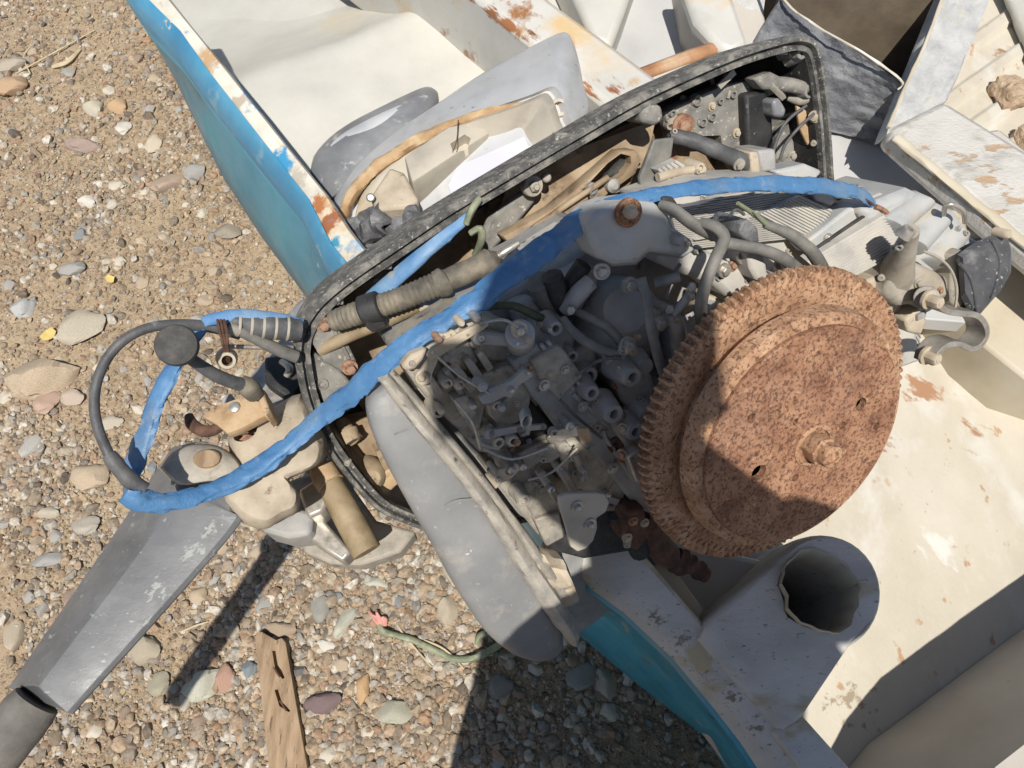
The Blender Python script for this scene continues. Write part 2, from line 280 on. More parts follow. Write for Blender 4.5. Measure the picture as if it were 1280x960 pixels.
def cut(o, cutter_mb):
    c = cutter_mb.build('cutter', 'dark', None, smooth=False)
    m = o.modifiers.new('cut', 'BOOLEAN'); m.object = c; m.operation = 'DIFFERENCE'; m.solver = 'EXACT'
    bpy.context.view_layer.update()
    dg = bpy.context.evaluated_depsgraph_get(); me = bpy.data.meshes.new_from_object(o.evaluated_get(dg)); me.set_sharp_from_angle(angle=math.radians(35))
    o.modifiers.clear(); o.data = me; bpy.data.objects.remove(c)
def EP(l, k): return [E(x, y, k) for x, y in l]
def PP(l, z): return [P(x, y, z) for x, y in l]
def ET(mb, l, rs=1, **kw):      # tube from (px, py, k, radius px)
    pts = [E(a[0], a[1], a[2]) for a in l]; return mb.tube(pts, [S(p, a[3])*rs for p, a in zip(pts, l)], **kw)
def PT(mb, l, **kw):            # tube from (px, py, z, radius px)
    pts = [P(a[0], a[1], a[2]) for a in l]; return mb.tube(pts, [S(p, a[3]) for p, a in zip(pts, l)], **kw)
def prE(mb, l, k, h): return mb.prism(EP(l, k), NV*-h)
def prP(mb, l, z, h): return mb.prism(PP(l, z), Vector((0, 0, -h)))


# ------------------------------------------------------------------ the ground
def gh(x, y):
    return .010*noise.noise(Vector((x*2.3, y*2.3, 3)))+.005*noise.noise(Vector((x*9, y*9, 7)))+.0022*noise.noise(Vector((x*42, y*42, 1)))
def axis(a, b, st, far):
    l = list(np.arange(a, b, st)); d = st; x = l[0]
    pre = []
    while x > -far: d *= 1.35; x -= d; pre.append(x)
    post = []; x = l[-1]; d = st
    while x < far: d *= 1.35; x += d; post.append(x)
    return pre[::-1]+l+post
gx = axis(-1.5, .75, .0095, 120); gy = axis(-.35, 2.0, .0095, 120)
mb = MB(); W_ = len(gx)
mb.v = [Vector((x, y, gh(x, y) if abs(x) < 4 and abs(y) < 4 else 0)) for y in gy for x in gx]
mb.f = [(j*W_+i, j*W_+i+1, (j+1)*W_+i+1, (j+1)*W_+i) for j in range(len(gy)-1) for i in range(W_-1)]
kind(mb.build('ground', 'sand', recalc=False, angle=80), 'structure')

def hull_x(y):                                           # where the boat's side stands, seen from above
    return float(np.interp(y, [-.3, -.03, .13, .78, 1.7], [.5, .3, .11, -.40, -.95]))
def stony(x, y): return .5+.5*noise.noise(Vector((x*1.9+4, y*1.9, 9)))+.35*noise.noise(Vector((x*6, y*6, 2)))
def ico(sub, jit, seed, flat=.6):
    bm = bmesh.new(); bmesh.ops.create_icosphere(bm, subdivisions=sub, radius=1)
    r = random.Random(seed); off = Vector((seed*3.1, seed*1.7, 0))
    pl = [(Vector((r.gauss(0, 1), r.gauss(0, 1), r.gauss(0, .7))).normalized(), r.uniform(.5, .82)) for _ in range(5+4*(sub < 3))]
    for v in bm.verts:
        p = v.co.copy(); k = 1+jit*noise.noise(p*1.3+off)+jit*.4*noise.noise(p*3+off)
        p *= k
        for n_, d in pl:                                 # chipped facets
            q = p.dot(n_)-d
            if q > 0: p -= n_*q*.8
        v.co = Vector((p.x, p.y*.8, p.z*flat))
    bm.verts.ensure_lookup_table(); V = np.array([v.co[:] for v in bm.verts]); Fa = np.array([[v.index for v in f.verts] for f in bm.faces]); bm.free(); return V, Fa
def scatter(name, count, rmin, rmax, power, sub, seed, zoff, mat):
    r = np.random.default_rng(seed); T = [ico(sub, .35, seed*10+i, .62) for i in range(7)]
    vs, fs, tn, o = [], [], [], 0; made = 0
    while made < count:
        y = r.uniform(-.22, 1.85); x = r.uniform(-1.4, .45)
        if abs(x) > .74+(y+.1)*.42 or x > hull_x(y)+.05: continue
        st = stony(x, y)*float(np.interp(y, [.45, .75, 1.1], [1.05, .72, .62]))
        if r.uniform() > np.clip(st*2.1-.55, .10, 1): continue
        R = rmin*(rmax/rmin)**(r.uniform()**power)
        V, Fa = T[r.integers(7)]; a = r.uniform(0, 6.283); tl = r.normal(0, .25)
        ca, sa = math.cos(a), math.sin(a)
        X = V[:, 0]*ca-V[:, 1]*sa; Y = V[:, 0]*sa+V[:, 1]*ca; Z = V[:, 2]+X*tl
        s = np.stack([X*R+x, Y*R+y, Z*R+gh(x, y)+R*zoff], 1)
        vs.append(s); fs.append(Fa+o); o += len(V); tn.append(np.full(len(V), r.uniform())); made += 1
    vs = np.concatenate(vs); fs = np.concatenate(fs); tn = np.concatenate(tn)
    me = bpy.data.meshes.new(name); me.vertices.add(len(vs)); me.vertices.foreach_set('co', vs.astype(np.float32).ravel())
    me.loops.add(fs.size); me.loops.foreach_set('vertex_index', fs.astype(np.int32).ravel())
    me.polygons.add(len(fs)); me.polygons.foreach_set('loop_start', np.arange(0, fs.size, 3, dtype=np.int32)); me.update(calc_edges=True)
    a = me.attributes.new('tone', 'FLOAT', 'POINT'); a.data.foreach_set('value', tn.astype(np.float32))
    me.polygons.foreach_set('use_smooth', [True]*len(fs)); me.set_sharp_from_angle(angle=math.radians(30))
    me.materials.append(M[mat]); ob = bpy.data.objects.new(name, me); COL.objects.link(ob); kind(ob, 'stuff'); return ob
scatter('gravel', 60000, .0016, .0048, 1.0, 1, 3, .3, 'pebble')
scatter('gravel', 15000, .0042, .0115, 1.5, 2, 5, .2, 'pebble')
scatter('gravel', 1700, .009, .017, 1.3, 2, 6, .1, 'pebble')

# stones one can tell apart: mesh data shared, each an object of its own
def stone_mesh(i, sub=3):
    V, Fa = ico(sub, .32, 40+i, .55); me = bpy.data.meshes.new('stone'); me.from_pydata(V.tolist(), [], Fa.tolist()); me.update()
    me.polygons.foreach_set('use_smooth', [True]*len(Fa)); me.set_sharp_from_angle(angle=math.radians(28)); me.materials.append(None); return me
SM = [stone_mesh(i) for i in range(9)]
stone_at = []
def stone(px, py, w_, h_, rot, c, label, group=None, me=None, rise=.3):
    p = P(px, py, 0); dx = (P(px+1, py, 0)-p).length; dy = (P(px, py+1, 0)-p).length
    o = bpy.data.objects.new('stone', me or random.choice(SM)); COL.objects.link(o)
    a, b = w_*.55*dx, h_*.68*dy
    o.scale = (a, b, (a+b)*.42); o.rotation_euler = (random.uniform(-.12, .12), random.uniform(-.12, .12), math.radians(rot))
    o.location = (p.x, p.y, gh(p.x, p.y)+(a+b)*.42*.55*rise)
    o.material_slots[0].link = 'OBJECT'; o.material_slots[0].material = stone_mat(c)
    tag(o, label, 'stone', group); stone_at.append((px, py, max(w_, h_)))
TAN=(.43,.34,.24); BEI=(.42,.37,.29); GRY=(.32,.31,.29); BLU=(.2,.23,.25); OLI=(.33,.30,.22); PIN=(.43,.30,.23); BRN=(.27,.18,.13); PUR=(.17,.12,.12); WHT=(.56,.53,.46); ORA=(.46,.30,.16); PAL=(.44,.43,.35); DRK=(.13,.125,.12)
for a in [
 (55,472,76,58,12,TAN,'largest flat tan rock on the gravel left of the black cable loop'),
 (105,413,58,36,18,BEI,'grey beige oval rock just above the largest tan rock'),
 (31,385,26,28,30,(.42,.42,.41),'pale grey angular stone left of the grey beige oval rock'),
 (95,338,34,16,10,GRY,'flat grey stone near the yellow leaf scrap'),
 (58,506,34,28,-20,PIN,'pinkish broken stone touching the lower edge of the largest tan rock'),
 (92,499,32,18,-10,(.42,.34,.27),'flat pinkish grey stone below the largest tan rock'),
 (119,598,50,32,-8,TAN,'tan flat rock left of the bent blue sleeve'),
 (140,531,32,15,8,BEI,'beige flat stone inside the black cable loop'),
 (18,112,46,22,15,(.42,.29,.18),'orange brown clay stone at the left edge of the photo'),
 (120,136,28,18,-25,(.46,.42,.33),'cream oval pebble far out on the sand by the hull'),
 (150,133,26,18,-12,(.46,.31,.18),'orange tan pebble beside the cream oval pebble'),
 (153,162,22,15,-20,WHT,'white rounded pebble below the orange tan pebble'),
 (104,182,40,18,-8,(.33,.25,.21),'flat pinkish brown stone on the far sand'),
 (192,181,20,19,0,(.5,.43,.33),'cream round pebble near the teal hull'),
 (211,230,46,20,12,(.38,.29,.22),'flat pinkish tan stone near the teal hull'),
 (245,217,28,17,5,GRY,'flat grey stone beside the teal hull'),
 (284,291,36,18,-5,(.28,.245,.19),'flat brown grey stone below the teal hull'),
 (110,250,24,15,-10,WHT,'off white stone out on the far sand'),
 (182,814,40,36,-30,(.36,.31,.23),'olive tan angular stone right of the grey tiller arm'),
 (197,858,34,30,20,OLI,'olive brown flat stone beside the tiller shadow'),
 (253,853,44,46,35,PAL,'large pale olive angular stone right of the tiller shadow'),
 (281,850,26,34,-10,(.36,.22,.16),'reddish brown stone beside the large pale olive stone'),
 (233,878,17,26,15,BEI,'narrow beige stone under the large pale olive stone'),
 (312,835,18,30,12,BLU,'blue grey stone against the left edge of the nailed plank'),
 (353,788,40,20,-8,(.33,.255,.18),'brown flat stone above the nailed plank'),
 (400,765,28,34,10,(.28,.27,.235),'grey green flat stone right of the nailed plank'),
 (428,781,20,42,-28,PAL,'long pale oval stone left of the green twine'),
 (406,880,48,28,8,PUR,'dark purple brown oval stone right of the nailed plank'),
 (374,838,22,20,0,DRK,'small dark stone beside the nailed plank'),
 (491,889,46,32,0,(.36,.345,.27),'flat grey olive stone below the green twine'),
 (455,861,18,38,0,ORA,'long orange brown stone below the green twine'),
 (250,745,22,22,0,TAN,'tan pebble above the tiller shadow'),
 (408,808,24,16,-15,WHT,'white pebble right of the nailed plank end'),
 (728,848,44,36,0,(.3,.29,.26),'grey rounded stone in shade beside the teal transom'),
 (757,855,28,38,10,(.42,.37,.29),'beige oval stone in shade beside the teal transom'),
 (560,766,28,36,0,(.42,.36,.27),'tan stone at the edge of the dark shadow'),
 (565,712,24,40,10,BEI,'beige stone lying against the shadow edge under the silencer'),
 (470,728,36,15,-8,PAL,'long pale green grey stone under the brass tube'),
 (625,860,32,28,0,(.26,.24,.21),'brown grey stone in the dark shadow'),
 (62,640,34,16,5,BEI,'flat beige stone left of the tiller arm'),
 (20,795,28,40,25,(.42,.35,.26),'tan long stone at the left edge beside the tiller arm'),
 (60,700,40,17,12,GRY,'flat grey stone left of the tiller arm'),
 (330,758,18,20,0,(.3,.3,.27),'grey pebble above the nailed plank'),
 (40,560,28,30,0,(.42,.40,.36),'grey white cobble at the left below the largest tan rock'),
 (108,660,40,22,5,(.40,.36,.3),'pale flat stone close beside the tiller arm'),
 (20,85,40,14,20,(.38,.33,.26),'flat dusty stone near the straw at top left'),
 (172,590,20,16,0,WHT,'white pebble inside the bend of the blue sleeve'),
]: stone(*a)
GL = [((.40,.32,.23),'small tan stone half buried in the sandy gravel','tan stones in the gravel'),((.33,.31,.28),'small grey stone half buried in the sandy gravel','grey stones in the gravel'),
      ((.52,.47,.38),'small pale stone half buried in the sandy gravel','pale stones in the gravel'),((.27,.2,.15),'small brown stone half buried in the sandy gravel','brown stones in the gravel'),((.21,.225,.23),'small blue grey stone half buried in the sandy gravel','blue grey stones in the gravel')]
rs = random.Random(11); made = 0
while made < 230:
    px, py = rs.uniform(-10, 820), rs.uniform(0, 975); p = P(px, py, 0)
    if p.x > hull_x(p.y)-.02 or rs.random() > stony(p.x, p.y)*(1.25 if py > 330 else .7): continue
    s_ = rs.uniform(11, 25)*(.6+.4*py/960)
    if any((px-a)**2+(py-b)**2 < (s_*.5+c*.55)**2 for a, b, c in stone_at): continue
    c, l, g = rs.choices(GL, [5, 3, 3, 2, 1])[0]
    stone(px, py, s_, s_*rs.uniform(.55, .95), rs.uniform(0, 180), c, l, g); made += 1

# timber offcut with two bent nails
pl = thing('plank', 'weathered brown timber offcut with two dark cracks lying on the gravel', 'plank', P(352, 850, 0))
mb = MB(); a_ = [(318,795),(326,789),(345,800),(352,797),(357,803),(384,960),(336,960)]
mb.prism(PP(a_, .022), Vector((0, 0, -.02))); o = mb.build('board', 'wood', pl, smooth=False, bevel=.0015)
c1 = [(336,812),(341,812),(344,828),(352,846),(349,848),(340,836)]; c2 = [(339,862),(343,860),(348,876),(359,888),(357,890),(345,882)]
mbc = MB(); mbc.prism(PP(c1, .04), Vector((0, 0, -.03))); mbc.prism(PP(c2, .04), Vector((0, 0, -.03))); cut(o, mbc)
for q in ((350, 846), (358, 888)):
    mb = MB(); mb.tube([P(q[0]-8, q[1]-12, .021), P(q[0]-3, q[1]-4, .023), P(q[0], q[1], .024)], .0016, 6); mb.build('nail', 'rustdark', pl)
# green twine with a pink frayed end
tw = thing('twine', 'faded green twine with a pink frayed end lying on the gravel', 'twine', P(560, 815, 0))
mb = MB(); PT(mb, [(474,778,.014,4),(480,790,.016,4.6),(500,795,.014,4.2),(530,806,.012,4.2),(562,822,.012,4.2),(590,823,.016,4.4),(615,812,.03,4.4),(632,800,.045,4.4),(645,797,.05,4)], wr=.3); mb.build('strand', 'green', tw)
mb = MB(); PT(mb, [(596,805,.012,3),(600,795,.018,3.6),(618,792,.022,4),(634,806,.02,3.6),(642,818,.012,3.6),(620,818,.01,3)], wr=.3, seed=4); mb.build('knot', 'green', tw)
mb = MB()
for i in range(7): PT(mb, [(476+i*.8,782,.016,2.6),(468+i*2.4+rs.uniform(-3, 3),774+rs.uniform(-2, 3),.02,2.8),(462+i*2.6+rs.uniform(-3, 3),766+rs.uniform(-4, 8),.018+rs.uniform(-.006, .008),1.4)], seg=6, wr=.3, seed=i)
mb.build('frayed_end', 'pink', tw)
# dry stalks and scraps
for i, (l, lb) in enumerate([([(492,776),(510,800),(540,834)], 'straight dry straw lying across the green twine'), ([(20,92),(60,70),(118,38)], 'long dry straw at the top left of the sand'), ([(226,790),(245,782),(260,777)], 'short pale splinter beside the tiller shadow'),
    ([(66,84),(84,78),(100,62)], 'thick dry stalk on the far sand'), ([(38,92),(30,70),(45,52)], 'thin curved straw near the orange clay stone'), ([(530,800),(556,812),(580,836)], 'thin dark stem beside the green twine')]):
    mb = MB(); mb.tube([P(x, y, .008+.004*(j == 1)) for j, (x, y) in enumerate(l)], [.0016, .002, .0011] if i != 3 else [.004, .006, .003], 6, wr=.2); tag(mb.build('straw', 'straw'), lb, 'straw')
for x, y, s_, lb in [(138,349,.011,'small yellow leaf scrap beside the teal hull end'),(60,418,.016,'yellow torn leaf near the largest tan rock')]:
    mb = MB(); p = P(x, y, .012); rr = random.Random(x); ring = [p+Vector((math.cos(a)*s_*rr.uniform(.6, 1.2), math.sin(a)*s_*rr.uniform(.5, 1.1), rr.uniform(-.003, .003))) for a in np.arange(0, 6.28, .7)]
    mb.prism(ring, Vector((0, 0, -.0012))); tag(mb.build('leaf', 'leaf'), lb, 'leaf')

# ------------------------------------------------------------------ the boat
boat = thing('boat', 'old teal fibreglass boat with worn white gunwale lying on the gravel', 'boat', P(760, 400, .1))
ZR = .5
out_px = [(120,-70),(175,10),(220,55),(255,105),(336,205),(380,260),(410,320),(480,405),(560,500),(650,615),(745,730),(790,765),(850,820),(900,880),(935,925),(975,985),(1020,1060)]
in_px = [(165,-70),(213,0),(242,37),(289,94),(363,188),(413,249),(440,290),(515,385),(600,490),(710,605),(800,690),(855,755),(895,800),(945,860),(985,910),(1040,965),(1100,1050)]
ro = [P(x, y, ZR-.012) for x, y in out_px]; ri = [P(x, y, ZR) for x, y in in_px]
def arch(i):                                              # gunwale section: rolled outer edge, flat top, inner drop
    a, b = ro[i], ri[i]; d = b-a; h = Vector((0, 0, 1))
    dr = .05 if i < 8 else .014
    return [a-h*dr, a-d.normalized()*.006-h*dr*.6, a-d.normalized()*.004-h*.006, a+d*.12+h*.008, a+d*.5+h*.012, a+d*.88+h*.012, b+h*.004, b+d.normalized()*.002-h*.03, b-h*.06-d*.05]
for nm, lo, hi, mt in (('gunwale', 0, 8, 'rimblue'), ('transom_rail', 7, 16, 'rimscuff')):
    mb = MB(); mb.ring_loft([arch(i) for i in range(lo, hi+1)], True, True, True); gw = mb.build(nm, mt, boat, angle=50)
    rail_ = gw
    if nm == 'gunwale':
        for x, y, r, c in [(396,258,.05,(.36,.14,.05)),(408,285,.06,(.30,.11,.045)),(345,205,.05,(.04,.25,.45)),(262,75,.07,(.46,.30,.16)),(300,130,.05,(.42,.36,.28)),(372,225,.04,(.42,.38,.32)),(420,300,.05,(.05,.25,.38)),(225,30,.05,(.6,.58,.52))]: stain('rimblue', gw, P(x, y, .505), r, c, 22, .52, .6)
hz = [.28]*5+[.27,.24,.2,.17,.14,.12,.12,.12,.12,.12,.12,.12]
hull_px = [(110,-75),(162,-5),(219,100),(250,165),(279,222),(326,295),(380,368),(440,440),(520,540),(620,655),(700,770),(728,797),(790,850),(845,893),(880,920),(918,978),(960,1060)]
mb = MB(); rings = []
for i, (x, y) in enumerate(hull_px):
    a = ro[i]-Vector((0, 0, .04 if i < 8 else .012)); b = P(x, y, hz[i]); d = (ri[i]-ro[i]).normalized(); up_ = Vector((0, 0, 1))
    m_ = a.lerp(b, .3)-d*.004; m2 = a.lerp(b, .7)-d*.006
    rings.append([a+d*.012, a, a-d*.008-up_*.012, a-d*.003-up_*.02, m_, m2, b, Vector((b.x, b.y, b.z*.35))+d*.08, Vector((b.x, b.y, -.02))+d*.14, Vector((b.x, b.y, -.02))+d*.17, b+d*.04+up_*.02, m_+d*.02])
mb.ring_loft(rings[:10]); mb.build('hull_side', 'teal', boat, angle=45)
mb = MB(); mb.ring_loft(rings[9:]); hull_ = mb.build('transom', 'transomblue', boat, angle=45)

mb = MB(); rr2 = []
for i, k in zip(range(0, 9), (.6,.34,.42,.36,.3,.28,.24,.28,.34)):   # blue painted shoulder of the gunwale
    A_, B_ = ro[i], ri[i]; d = B_-A_; h = Vector((0, 0, 1)); rr2.append([A_-h*.03-d.normalized()*.009, A_-d.normalized()*.007+h*.002, A_+d*.10+h*.0105, A_+d*k*.6+h*.0145, A_+d*k+h*.0145, A_+d*k+h*.008, A_+d*.12-h*.01])
mb.ring_loft(rr2); mb.build('painted_shoulder', 'tealbright', boat, angle=60)
# interior, bow end: locker A (cream well), rusty thwart, well B
def slab(name, px, z, h, mat, bev=.006, parent=boat, smooth=True, sub=None):
    mb = MB(); zz = z if hasattr(z, '__len__') else [z]*len(px)
    mb.prism([P(x, y, q) for (x, y), q in zip(px, zz)], Vector((0, 0, -h))); return mb.build(name, mat, parent, bevel=bev)
def sheet(name, quad, nu, nv, fn, mat, depth=.01):         # quad: four (px, py, z)
    mb = MB(); c = [P(*q) for q in quad]; mb.patch(c[0], c[1], c[2], c[3], nu, nv, fn, depth); return mb.build(name, mat, boat, angle=70)
WQ = [P(470,420,.33), P(900,170,.33), P(640,-260,.33), P(60,-200,.33)]; wa, wb = P(270,110,.33), P(560,-8,.33); wn = Vector((-(wb-wa).y, (wb-wa).x, 0)).normalized()
def well(u, v):                                            # moulded well: deck near, sloping away beyond a soft shoulder
    p = WQ[0]*(1-u)*(1-v)+WQ[1]*u*(1-v)+WQ[2]*u*v+WQ[3]*(1-u)*v; d = (p-wa).dot(wn)+.02*noise.noise(p*5)
    g = .5*(d+math.sqrt(d*d+.0004)); return -.30*math.tanh(g*.66/.30)+.008*noise.noise(p*7)
mb = MB(); mb.patch(*WQ, 70, 70, well, .01); mb.build('well_floor', 'white', boat, angle=70)
mb = MB(); th = [(340,-200),(480,-98),(600,0),(650,42),(735,112),(790,160),(900,200),(905,165),(830,102),(760,50),(690,0),(560,-130),(480,-200)]
mb.prism(PP(th, .47), Vector((0, 0, -.26))); thw = mb.build('thwart', 'rustywhite', boat, bevel=.012)
e_ = P(735,112,.47)-P(600,0,.47); ea_ = math.atan2(e_.y, e_.x)
for x, y, r, c in [(612,8,.06,(.24,.10,.04)),(636,27,.06,(.30,.125,.05)),(660,46,.05,(.2,.08,.035)),(742,100,.06,(.30,.13,.055)),(764,112,.06,(.25,.1,.045)),(590,-6,.06,(.3,.13,.05))]: stain('rustywhite', thw, P(x, y, .47), r, c, 70, .57, .64, (5, 1, 1), ea_)
for x, y, r in [(625,50,.1),(690,80,.08),(790,108,.07)]: stain('rustywhite', thw, P(x, y, .46), r, (.46,.32,.18), 14, .56, .68)
slab('well_ledge', [(690,-60),(806,-60),(782,10),(764,58),(742,48)], .405, .08, 'white', .012)
slab('well_floor', [(690,-30),(840,-40),(930,40),(930,160),(800,150),(760,60)], .345, .06, 'greyfloor')
mb = MB(); mb.prism([P(x, y, .462) for x, y in [(845,-40),(905,-40),(925,20),(936,52),(915,64),(896,55),(868,25)]], Vector((0, 0, -.03))); mb.build('well_wall', 'rustywhite', boat, bevel=.01)
slab('rusty_rim', [(903,46),(910,57),(860,74),(800,96),(735,120),(728,108),(800,82),(858,60)], .456, .02, 'rustbar', .007)
slab('well_wall', [(850,-60),(940,-60),(965,60),(912,66),(884,34),(862,4)], .43, .12, 'dustywall')
slab('well_wall', [(902,52),(860,66),(800,86),(740,108),(780,150),(950,120)], .445, .2, 'greywhite')
# locker with rough fibreglass sides
mb = MB(); c = [P(908,-25,.44), P(990,-6,.49), P(1127,104,.47), P(1108,150,.36)]
def rough(a): return lambda u, v: a*noise.noise(Vector((u*7, v*7, 2)))+a*.5*noise.noise(Vector((u*19, v*19, 5)))
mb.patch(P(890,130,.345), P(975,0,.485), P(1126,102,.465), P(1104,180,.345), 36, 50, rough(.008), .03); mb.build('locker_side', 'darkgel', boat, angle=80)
mb = MB(); mb.patch(P(1018,156,.342), P(1030,116,.378), P(1108,148,.385), P(1118,186,.345), 24, 14, rough(.006), .02); mb.build('locker_shoulder', 'roughgel', boat, angle=80)
mb = MB(); mb.patch(P(896,90,.38), P(895,-30,.44), P(960,-30,.46), P(945,90,.38), 12, 12, rough(.006), .02); mb.build('locker_shoulder', 'roughgel', boat, angle=80)
mb = MB(); PT(mb, [(940,-60,.49,1.6),(982,2,.492,1.6),(1020,32,.49,1.4),(1075,64,.485,1.3),(1126,100,.47,1.8),(1122,112,.46,1)], wr=.6); mb.build('raw_edge', 'cream', boat)
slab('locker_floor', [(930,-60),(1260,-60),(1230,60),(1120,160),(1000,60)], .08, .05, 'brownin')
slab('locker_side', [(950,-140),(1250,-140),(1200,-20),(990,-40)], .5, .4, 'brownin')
mb = MB(); mb.patch(P(1108,168,.458), P(1184,126,.458), P(1248,-25,.49), P(1186,-25,.5), 18, 36, rough(.004), .03); mb.build('locker_side', 'roughgel', boat, angle=80)
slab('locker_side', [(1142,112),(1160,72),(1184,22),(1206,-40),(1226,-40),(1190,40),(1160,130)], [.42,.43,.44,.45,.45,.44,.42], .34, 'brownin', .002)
mb = MB(); PT(mb, [(1110,160,.460,2.5),(1130,112,.47,2),(1160,46,.485,2),(1186,-25,.502,2)], wr=.5); mb.build('raw_edge', 'beige', boat)
# cream ribbed floor beyond with sand
def ribs(u, v): return .010*(math.sin(u*math.pi*12) > .35)+.002*noise.noise(Vector((u*9, v*9, 0)))
sheet('ribbed_floor', [(1100,74,.27),(1240,310,.27),(1440,170,.27),(1300,-66,.27)], 90, 20, ribs, 'cream')
mb = MB(); V, Fa = ico(4, .5, 77, .45); p = P(1265, 118, .285); mb.add([p+Vector((v[0]*.045, v[1]*.05, v[2]*.035+.006*noise.noise(Vector(v)*6))) for v in V.tolist()], Fa.tolist()); tag(mb.build('earth_clod', 'clod'), 'clod of dried sand on the cream ribbed floor', 'clod')
mb = MB(); p = P(1290, 180, .285); mb.add([p+Vector((v[0]*.035, v[1]*.05, v[2]*.03+.008*noise.noise(Vector(v)*7))) for v in V.tolist()], Fa.tolist()); tag(mb.build('earth_clod', 'clod'), 'darker clod of sand at the right edge on the ribbed floor', 'clod')
mb = MB(); mb.patch(P(1246,-30,.30), P(1360,-30,.36), P(1420,200,.36), P(1288,78,.285), 10, 10, rough(.004), .02); mb.build('inner_wall', 'white', boat, angle=80)
# broad worn thwart on the right and the floor below it
mb = MB(); tp = [(1108,158),(1180,122),(1300,196),(1420,290),(1420,420),(1286,312),(1200,238)]
mb.prism(PP(tp, .465), Vector((0, 0, -.045))); mb.build('thwart', 'peeled', boat, bevel=.014)
slab('thwart_stand', [(1200,168),(1250,160),(1420,300),(1420,380),(1330,300)], .425, .2, 'dustywall')
mb = MB(); PT(mb, [(1120,172,.462,8),(1160,205,.462,7),(1210,246,.462,7),(1260,286,.462,8),(1330,344,.462,9)], wr=.35, flat=(Vector((0,0,1)), .5)); mb.build('worn_lip', 'beige', boat)
slab('side_floor', [(880,120),(1050,140),(1220,250),(1400,400),(1300,410),(1120,396),(800,330)], .335, .03, 'greyfloor', .002)
mb = MB(); p = P(1205, 290, .345); mb.add([p+Vector((v[0]*.04, v[1]*.022, v[2]*.02)) for v in V.tolist()], Fa.tolist()); mb.build('reflection_blob', 'white', boat)  # white lump standing in for a bright reflection on the floor
slab('bulkhead', [(1190,372),(1240,330),(1290,300),(1420,390),(1420,520),(1285,474),(1232,432)], .34, .2, 'beige')
# stern deck, lit, with scuffs; inner wall at the right
def deck(u, v): return .006*noise.noise(Vector((u*3, v*3, 4)))+.0015*noise.noise(Vector((u*20, v*20, 4)))
sd_ = sheet('stern_deck', [(1075,1020,.24),(1500,800,.24),(1250,360,.24),(720,480,.24)], 40, 40, deck, 'cream')
for x, y, r, c, sc, st_, ro_ in [(1155,492,.12,(.36,.2,.115),26,(1,2.6,1),.9),(1110,560,.08,(.3,.18,.11),34,(1,2.6,1),.9),(1215,545,.09,(.34,.2,.12),30,(1,2.6,1),.9),(1060,880,.09,(.30,.24,.17),60,(1,1,1),0),(1180,690,.10,(.62,.6,.55),18,(1,2,1),.5)]:
    stain('cream', sd_, P(x, y, .24), r, c, sc, .60, .66, st_, ro_)
mb = MB(); b_ = [(985,1090,.245),(1040,985,.245),(1085,930,.245),(1130,897,.245),(1190,852,.245),(1280,785,.245),(1420,690,.245)]
bt = [P(*q) for q in b_]; wall = [[p, p+Vector((.022, -.012, .10)), p+Vector((.034, -.018, .21)), p+Vector((.10, -.06, .22)), p+Vector((.16, -.1, -.1))] for p in bt]
mb.ring_loft(wall); mb.build('inner_wall', 'dustywall', boat, angle=30)
# post beside the rail, under the flywheel
slab('post', [(800,712),(835,700),(880,762),(868,786)], .47, .24, 'beige', .002)
slab('cleat_base', [(800,662),(960,700),(900,770),(860,800)], .40, .12, 'dustywall', .01)
# rounded rod-holder housing with a round hole
mb = MB(); st = []
for a in np.linspace(-64, 118, 20): st.append((1030+75*math.cos(math.radians(-a)), 742+77*math.sin(math.radians(-a))))
base = [(1000,905)] + st + [(878,778),(868,800),(958,905),(975,925)]
zt = [.52-.0*i for i in range(len(base))]
ctr = P(1000, 790, .55)
r0 = [P(x, y, .562-.048*min(1, max(0, ((1040-x)*.66+(y-730)*.75-20)/150))) for x, y in base]
cc = sum(r0, Vector())/len(r0); hh = Vector((0, 0, 1))
rings = [[cc+(p-cc)*s_+hh*z_+Vector((.06, .05, 0))*q_ for p in r0] for s_, z_, q_ in ((1.0, -.36, 1), (1.0, -.2, .55), (1.0, -.07, .2), (1.0, -.03, .06), (.985, -.014, .02), (.955, -.004, 0), (.90, 0, 0))]
mb.ring_loft(rings, True, True); o = mb.build('rod_holder', 'rimscuff', boat, angle=50)
hp = P(1026, 737, .56); rr = random.Random(5); mc = MB(); hr = S(hp, 47)
ring = lambda z_, k: [hp+Vector((math.cos(a)*hr*k*(1+.05*math.sin(a*5+1)+.03*math.sin(a*9)), math.sin(a)*hr*1.08*k*(1+.05*math.sin(a*4)), z_)) for a in np.linspace(0, 2*math.pi, 30, endpoint=False)]
mc.ring_loft([ring(-.33, .92), ring(-.02, .97), ring(.03, 1.0)]); cut(o, mc)
mb = MB(); lip = lambda z_, k: [hp+Vector((math.cos(a)*hr*k*(1+.05*math.sin(a*5+1)+.05*math.sin(a*11)), math.sin(a)*hr*1.08*k*(1+.05*math.sin(a*4)+.02*math.sin(a*13)), z_)) for a in np.linspace(0, 2*math.pi, 44, endpoint=False)]
mb.ring_loft([lip(-.006, 1.02), lip(.0015, 1.0), lip(-.004, .955), lip(-.02, .92), lip(-.05, .93), lip(-.05, 1.0)], False, False); mb.build('broken_lip', 'beige', boat)
for x, y, r in [(820,772,.03),(850,800,.035),(880,835,.035),(915,872,.035),(945,905,.03)]: stain('rimscuff', rail_, P(x, y, .5), r, (.22,.195,.15), 210, .57, .66, (2, 1, 1), .3)
stain('rimscuff', rail_, P(868, 828, .5), .05, (.45,.38,.25), 22, .56, .62)
stain('transomblue', hull_, P(812, 822, .35), .05, (.27,.07,.05), 30, .6, .66); stain('transomblue', hull_, P(800, 850, .3), .05, (.33,.29,.2), 30, .6, .66)
